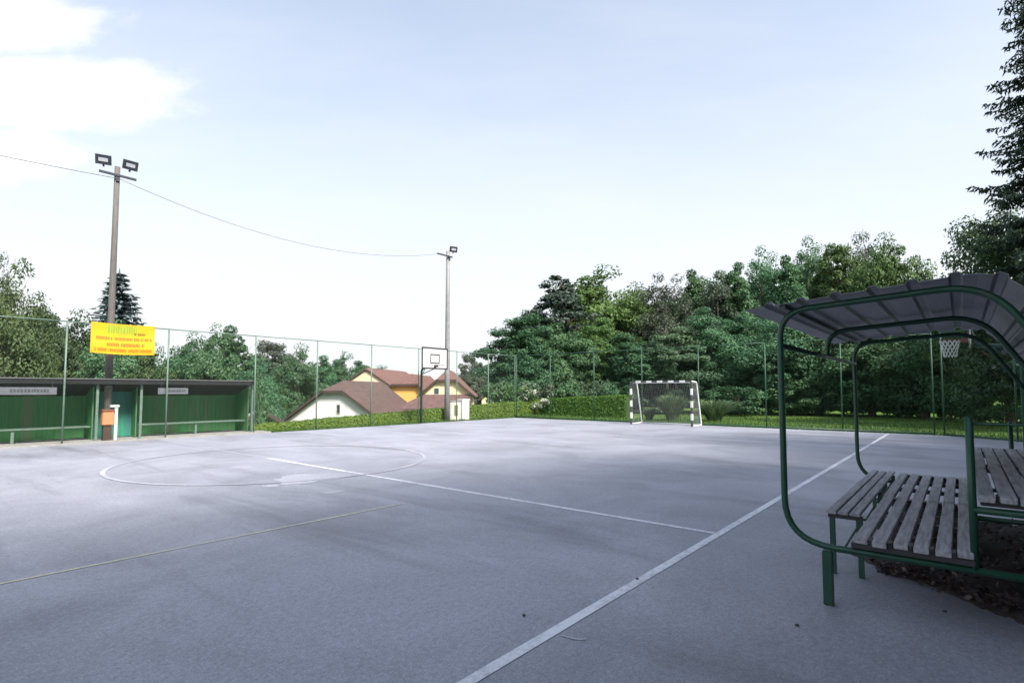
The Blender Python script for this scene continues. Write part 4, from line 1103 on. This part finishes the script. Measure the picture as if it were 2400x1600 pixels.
def rng_(v, a, b, c=0.0, d=1.0, smooth=True):
    n = N('ShaderNodeMapRange'); n.interpolation_type = 'SMOOTHSTEP' if smooth else 'LINEAR'
    for k_, q in (('From Min', a), ('From Max', b), ('To Min', c), ('To Max', d)): n.inputs[k_].default_value = q
    L(v, n.inputs['Value']); return n.outputs['Result']
# clouds laid out in azimuth / height over a cloud bank in the world's north-west
df = math_('MAXIMUM', dot(tuple(FWD)), .05)
ca = math_('DIVIDE', dot(tuple(RGT)), df); cbz = math_('DIVIDE', dot((0, 0, 1)), df)
comb = N('ShaderNodeCombineXYZ'); L(ca, comb.inputs[0]); L(cbz, comb.inputs[1])
def cnoise(sc, det, stretch):
    mp = N('ShaderNodeMapping'); mp.inputs['Scale'].default_value = stretch; L(comb.outputs[0], mp.inputs['Vector'])
    n = N('ShaderNodeTexNoise'); n.inputs['Scale'].default_value = sc; n.inputs['Detail'].default_value = det; n.inputs['Roughness'].default_value = .6
    L(mp.outputs['Vector'], n.inputs['Vector']); return n.outputs['Fac']
wob = cnoise(5.0, 9, (.8, 1.4, 1)); soft = cnoise(2.0, 6, (.6, 2.0, 1))
def blob(px, py, rx, ry):
    a0, b0 = (px - 1200) / FPX, (HOR - py) / FPX
    x = math_('DIVIDE', math_('SUBTRACT', ca, a0), rx / FPX); y = math_('DIVIDE', math_('SUBTRACT', cbz, b0), ry / FPX)
    return math_('SQRT', math_('ADD', math_('MULTIPLY', x, x), math_('MULTIPLY', y, y)))
dist = None
for bdef in ((-60, 20, 270, 70), (50, 205, 330, 84), (-40, 345, 185, 62)):
    b_ = blob(*bdef); dist = b_ if dist is None else math_('MINIMUM', dist, b_)
dist = math_('ADD', dist, math_('MULTIPLY', math_('SUBTRACT', wob, .5), 2.1))
cloud = rng_(dist, .58, 1.30, 1.0, 0.0)
veil = math_('MULTIPLY', rng_(soft, .25, .8), .16)
sepz = N('ShaderNodeSeparateXYZ'); L(tc.outputs['Generated'], sepz.inputs[0])
hor = rng_(sepz.outputs['Z'], .06, .74, 1.0, .0)                                    # thin high cloud thickens towards the horizon
veil = math_('ADD', math_('MULTIPLY', hor, .60), math_('ADD', veil, .28))
mixv = N('ShaderNodeMix'); mixv.data_type = 'RGBA'; L(veil, mixv.inputs['Factor']); L(sky.outputs['Color'], mixv.inputs['A']); mixv.inputs['B'].default_value = (3.34, 3.45, 3.55, 1)
mixc = N('ShaderNodeMix'); mixc.data_type = 'RGBA'; L(cloud, mixc.inputs['Factor']); L(mixv.outputs['Result'], mixc.inputs['A']); mixc.inputs['B'].default_value = (4.0, 3.97, 3.95, 1)
L(mixc.outputs['Result'], bg.inputs['Color'])

sd = bpy.data.lights.new('sun', 'SUN'); sd.energy = 3.5; sd.angle = R(14); sd.color = (1, .95, .87)
so = bpy.data.objects.new('sun', sd); COL.objects.link(so)
dirv = Vector((math.cos(SUN_AZ) * math.cos(SUN_EL), math.sin(SUN_AZ) * math.cos(SUN_EL), math.sin(SUN_EL)))
so.rotation_euler = dirv.to_track_quat('Z', 'Y').to_euler(); so.location = dirv * 50

cd = bpy.data.cameras.new('camera'); cam = bpy.data.objects.new('camera', cd); COL.objects.link(cam)
cd.sensor_fit = 'HORIZONTAL'; cd.sensor_width = 36; cd.lens = 36 * FPX / 2400; cd.shift_y = 44 / 2400; cd.clip_end = 4000; cd.clip_start = .05
pitch = math.atan(71 / FPX)
look = FWD * math.cos(pitch) + Vector((0, 0, 1)) * math.sin(pitch)
cam.location = CAM; cam.rotation_euler = look.to_track_quat('-Z', 'Y').to_euler()
scene.camera = cam
vs = scene.view_settings; vs.view_transform = 'Standard'; vs.look = 'None'; vs.exposure = 1.22; vs.gamma = 1; vs.use_curve_mapping = False
scene.render.engine = 'CYCLES'; scene.cycles.max_bounces = 6; scene.cycles.transparent_max_bounces = 4; scene.cycles.use_denoising = True
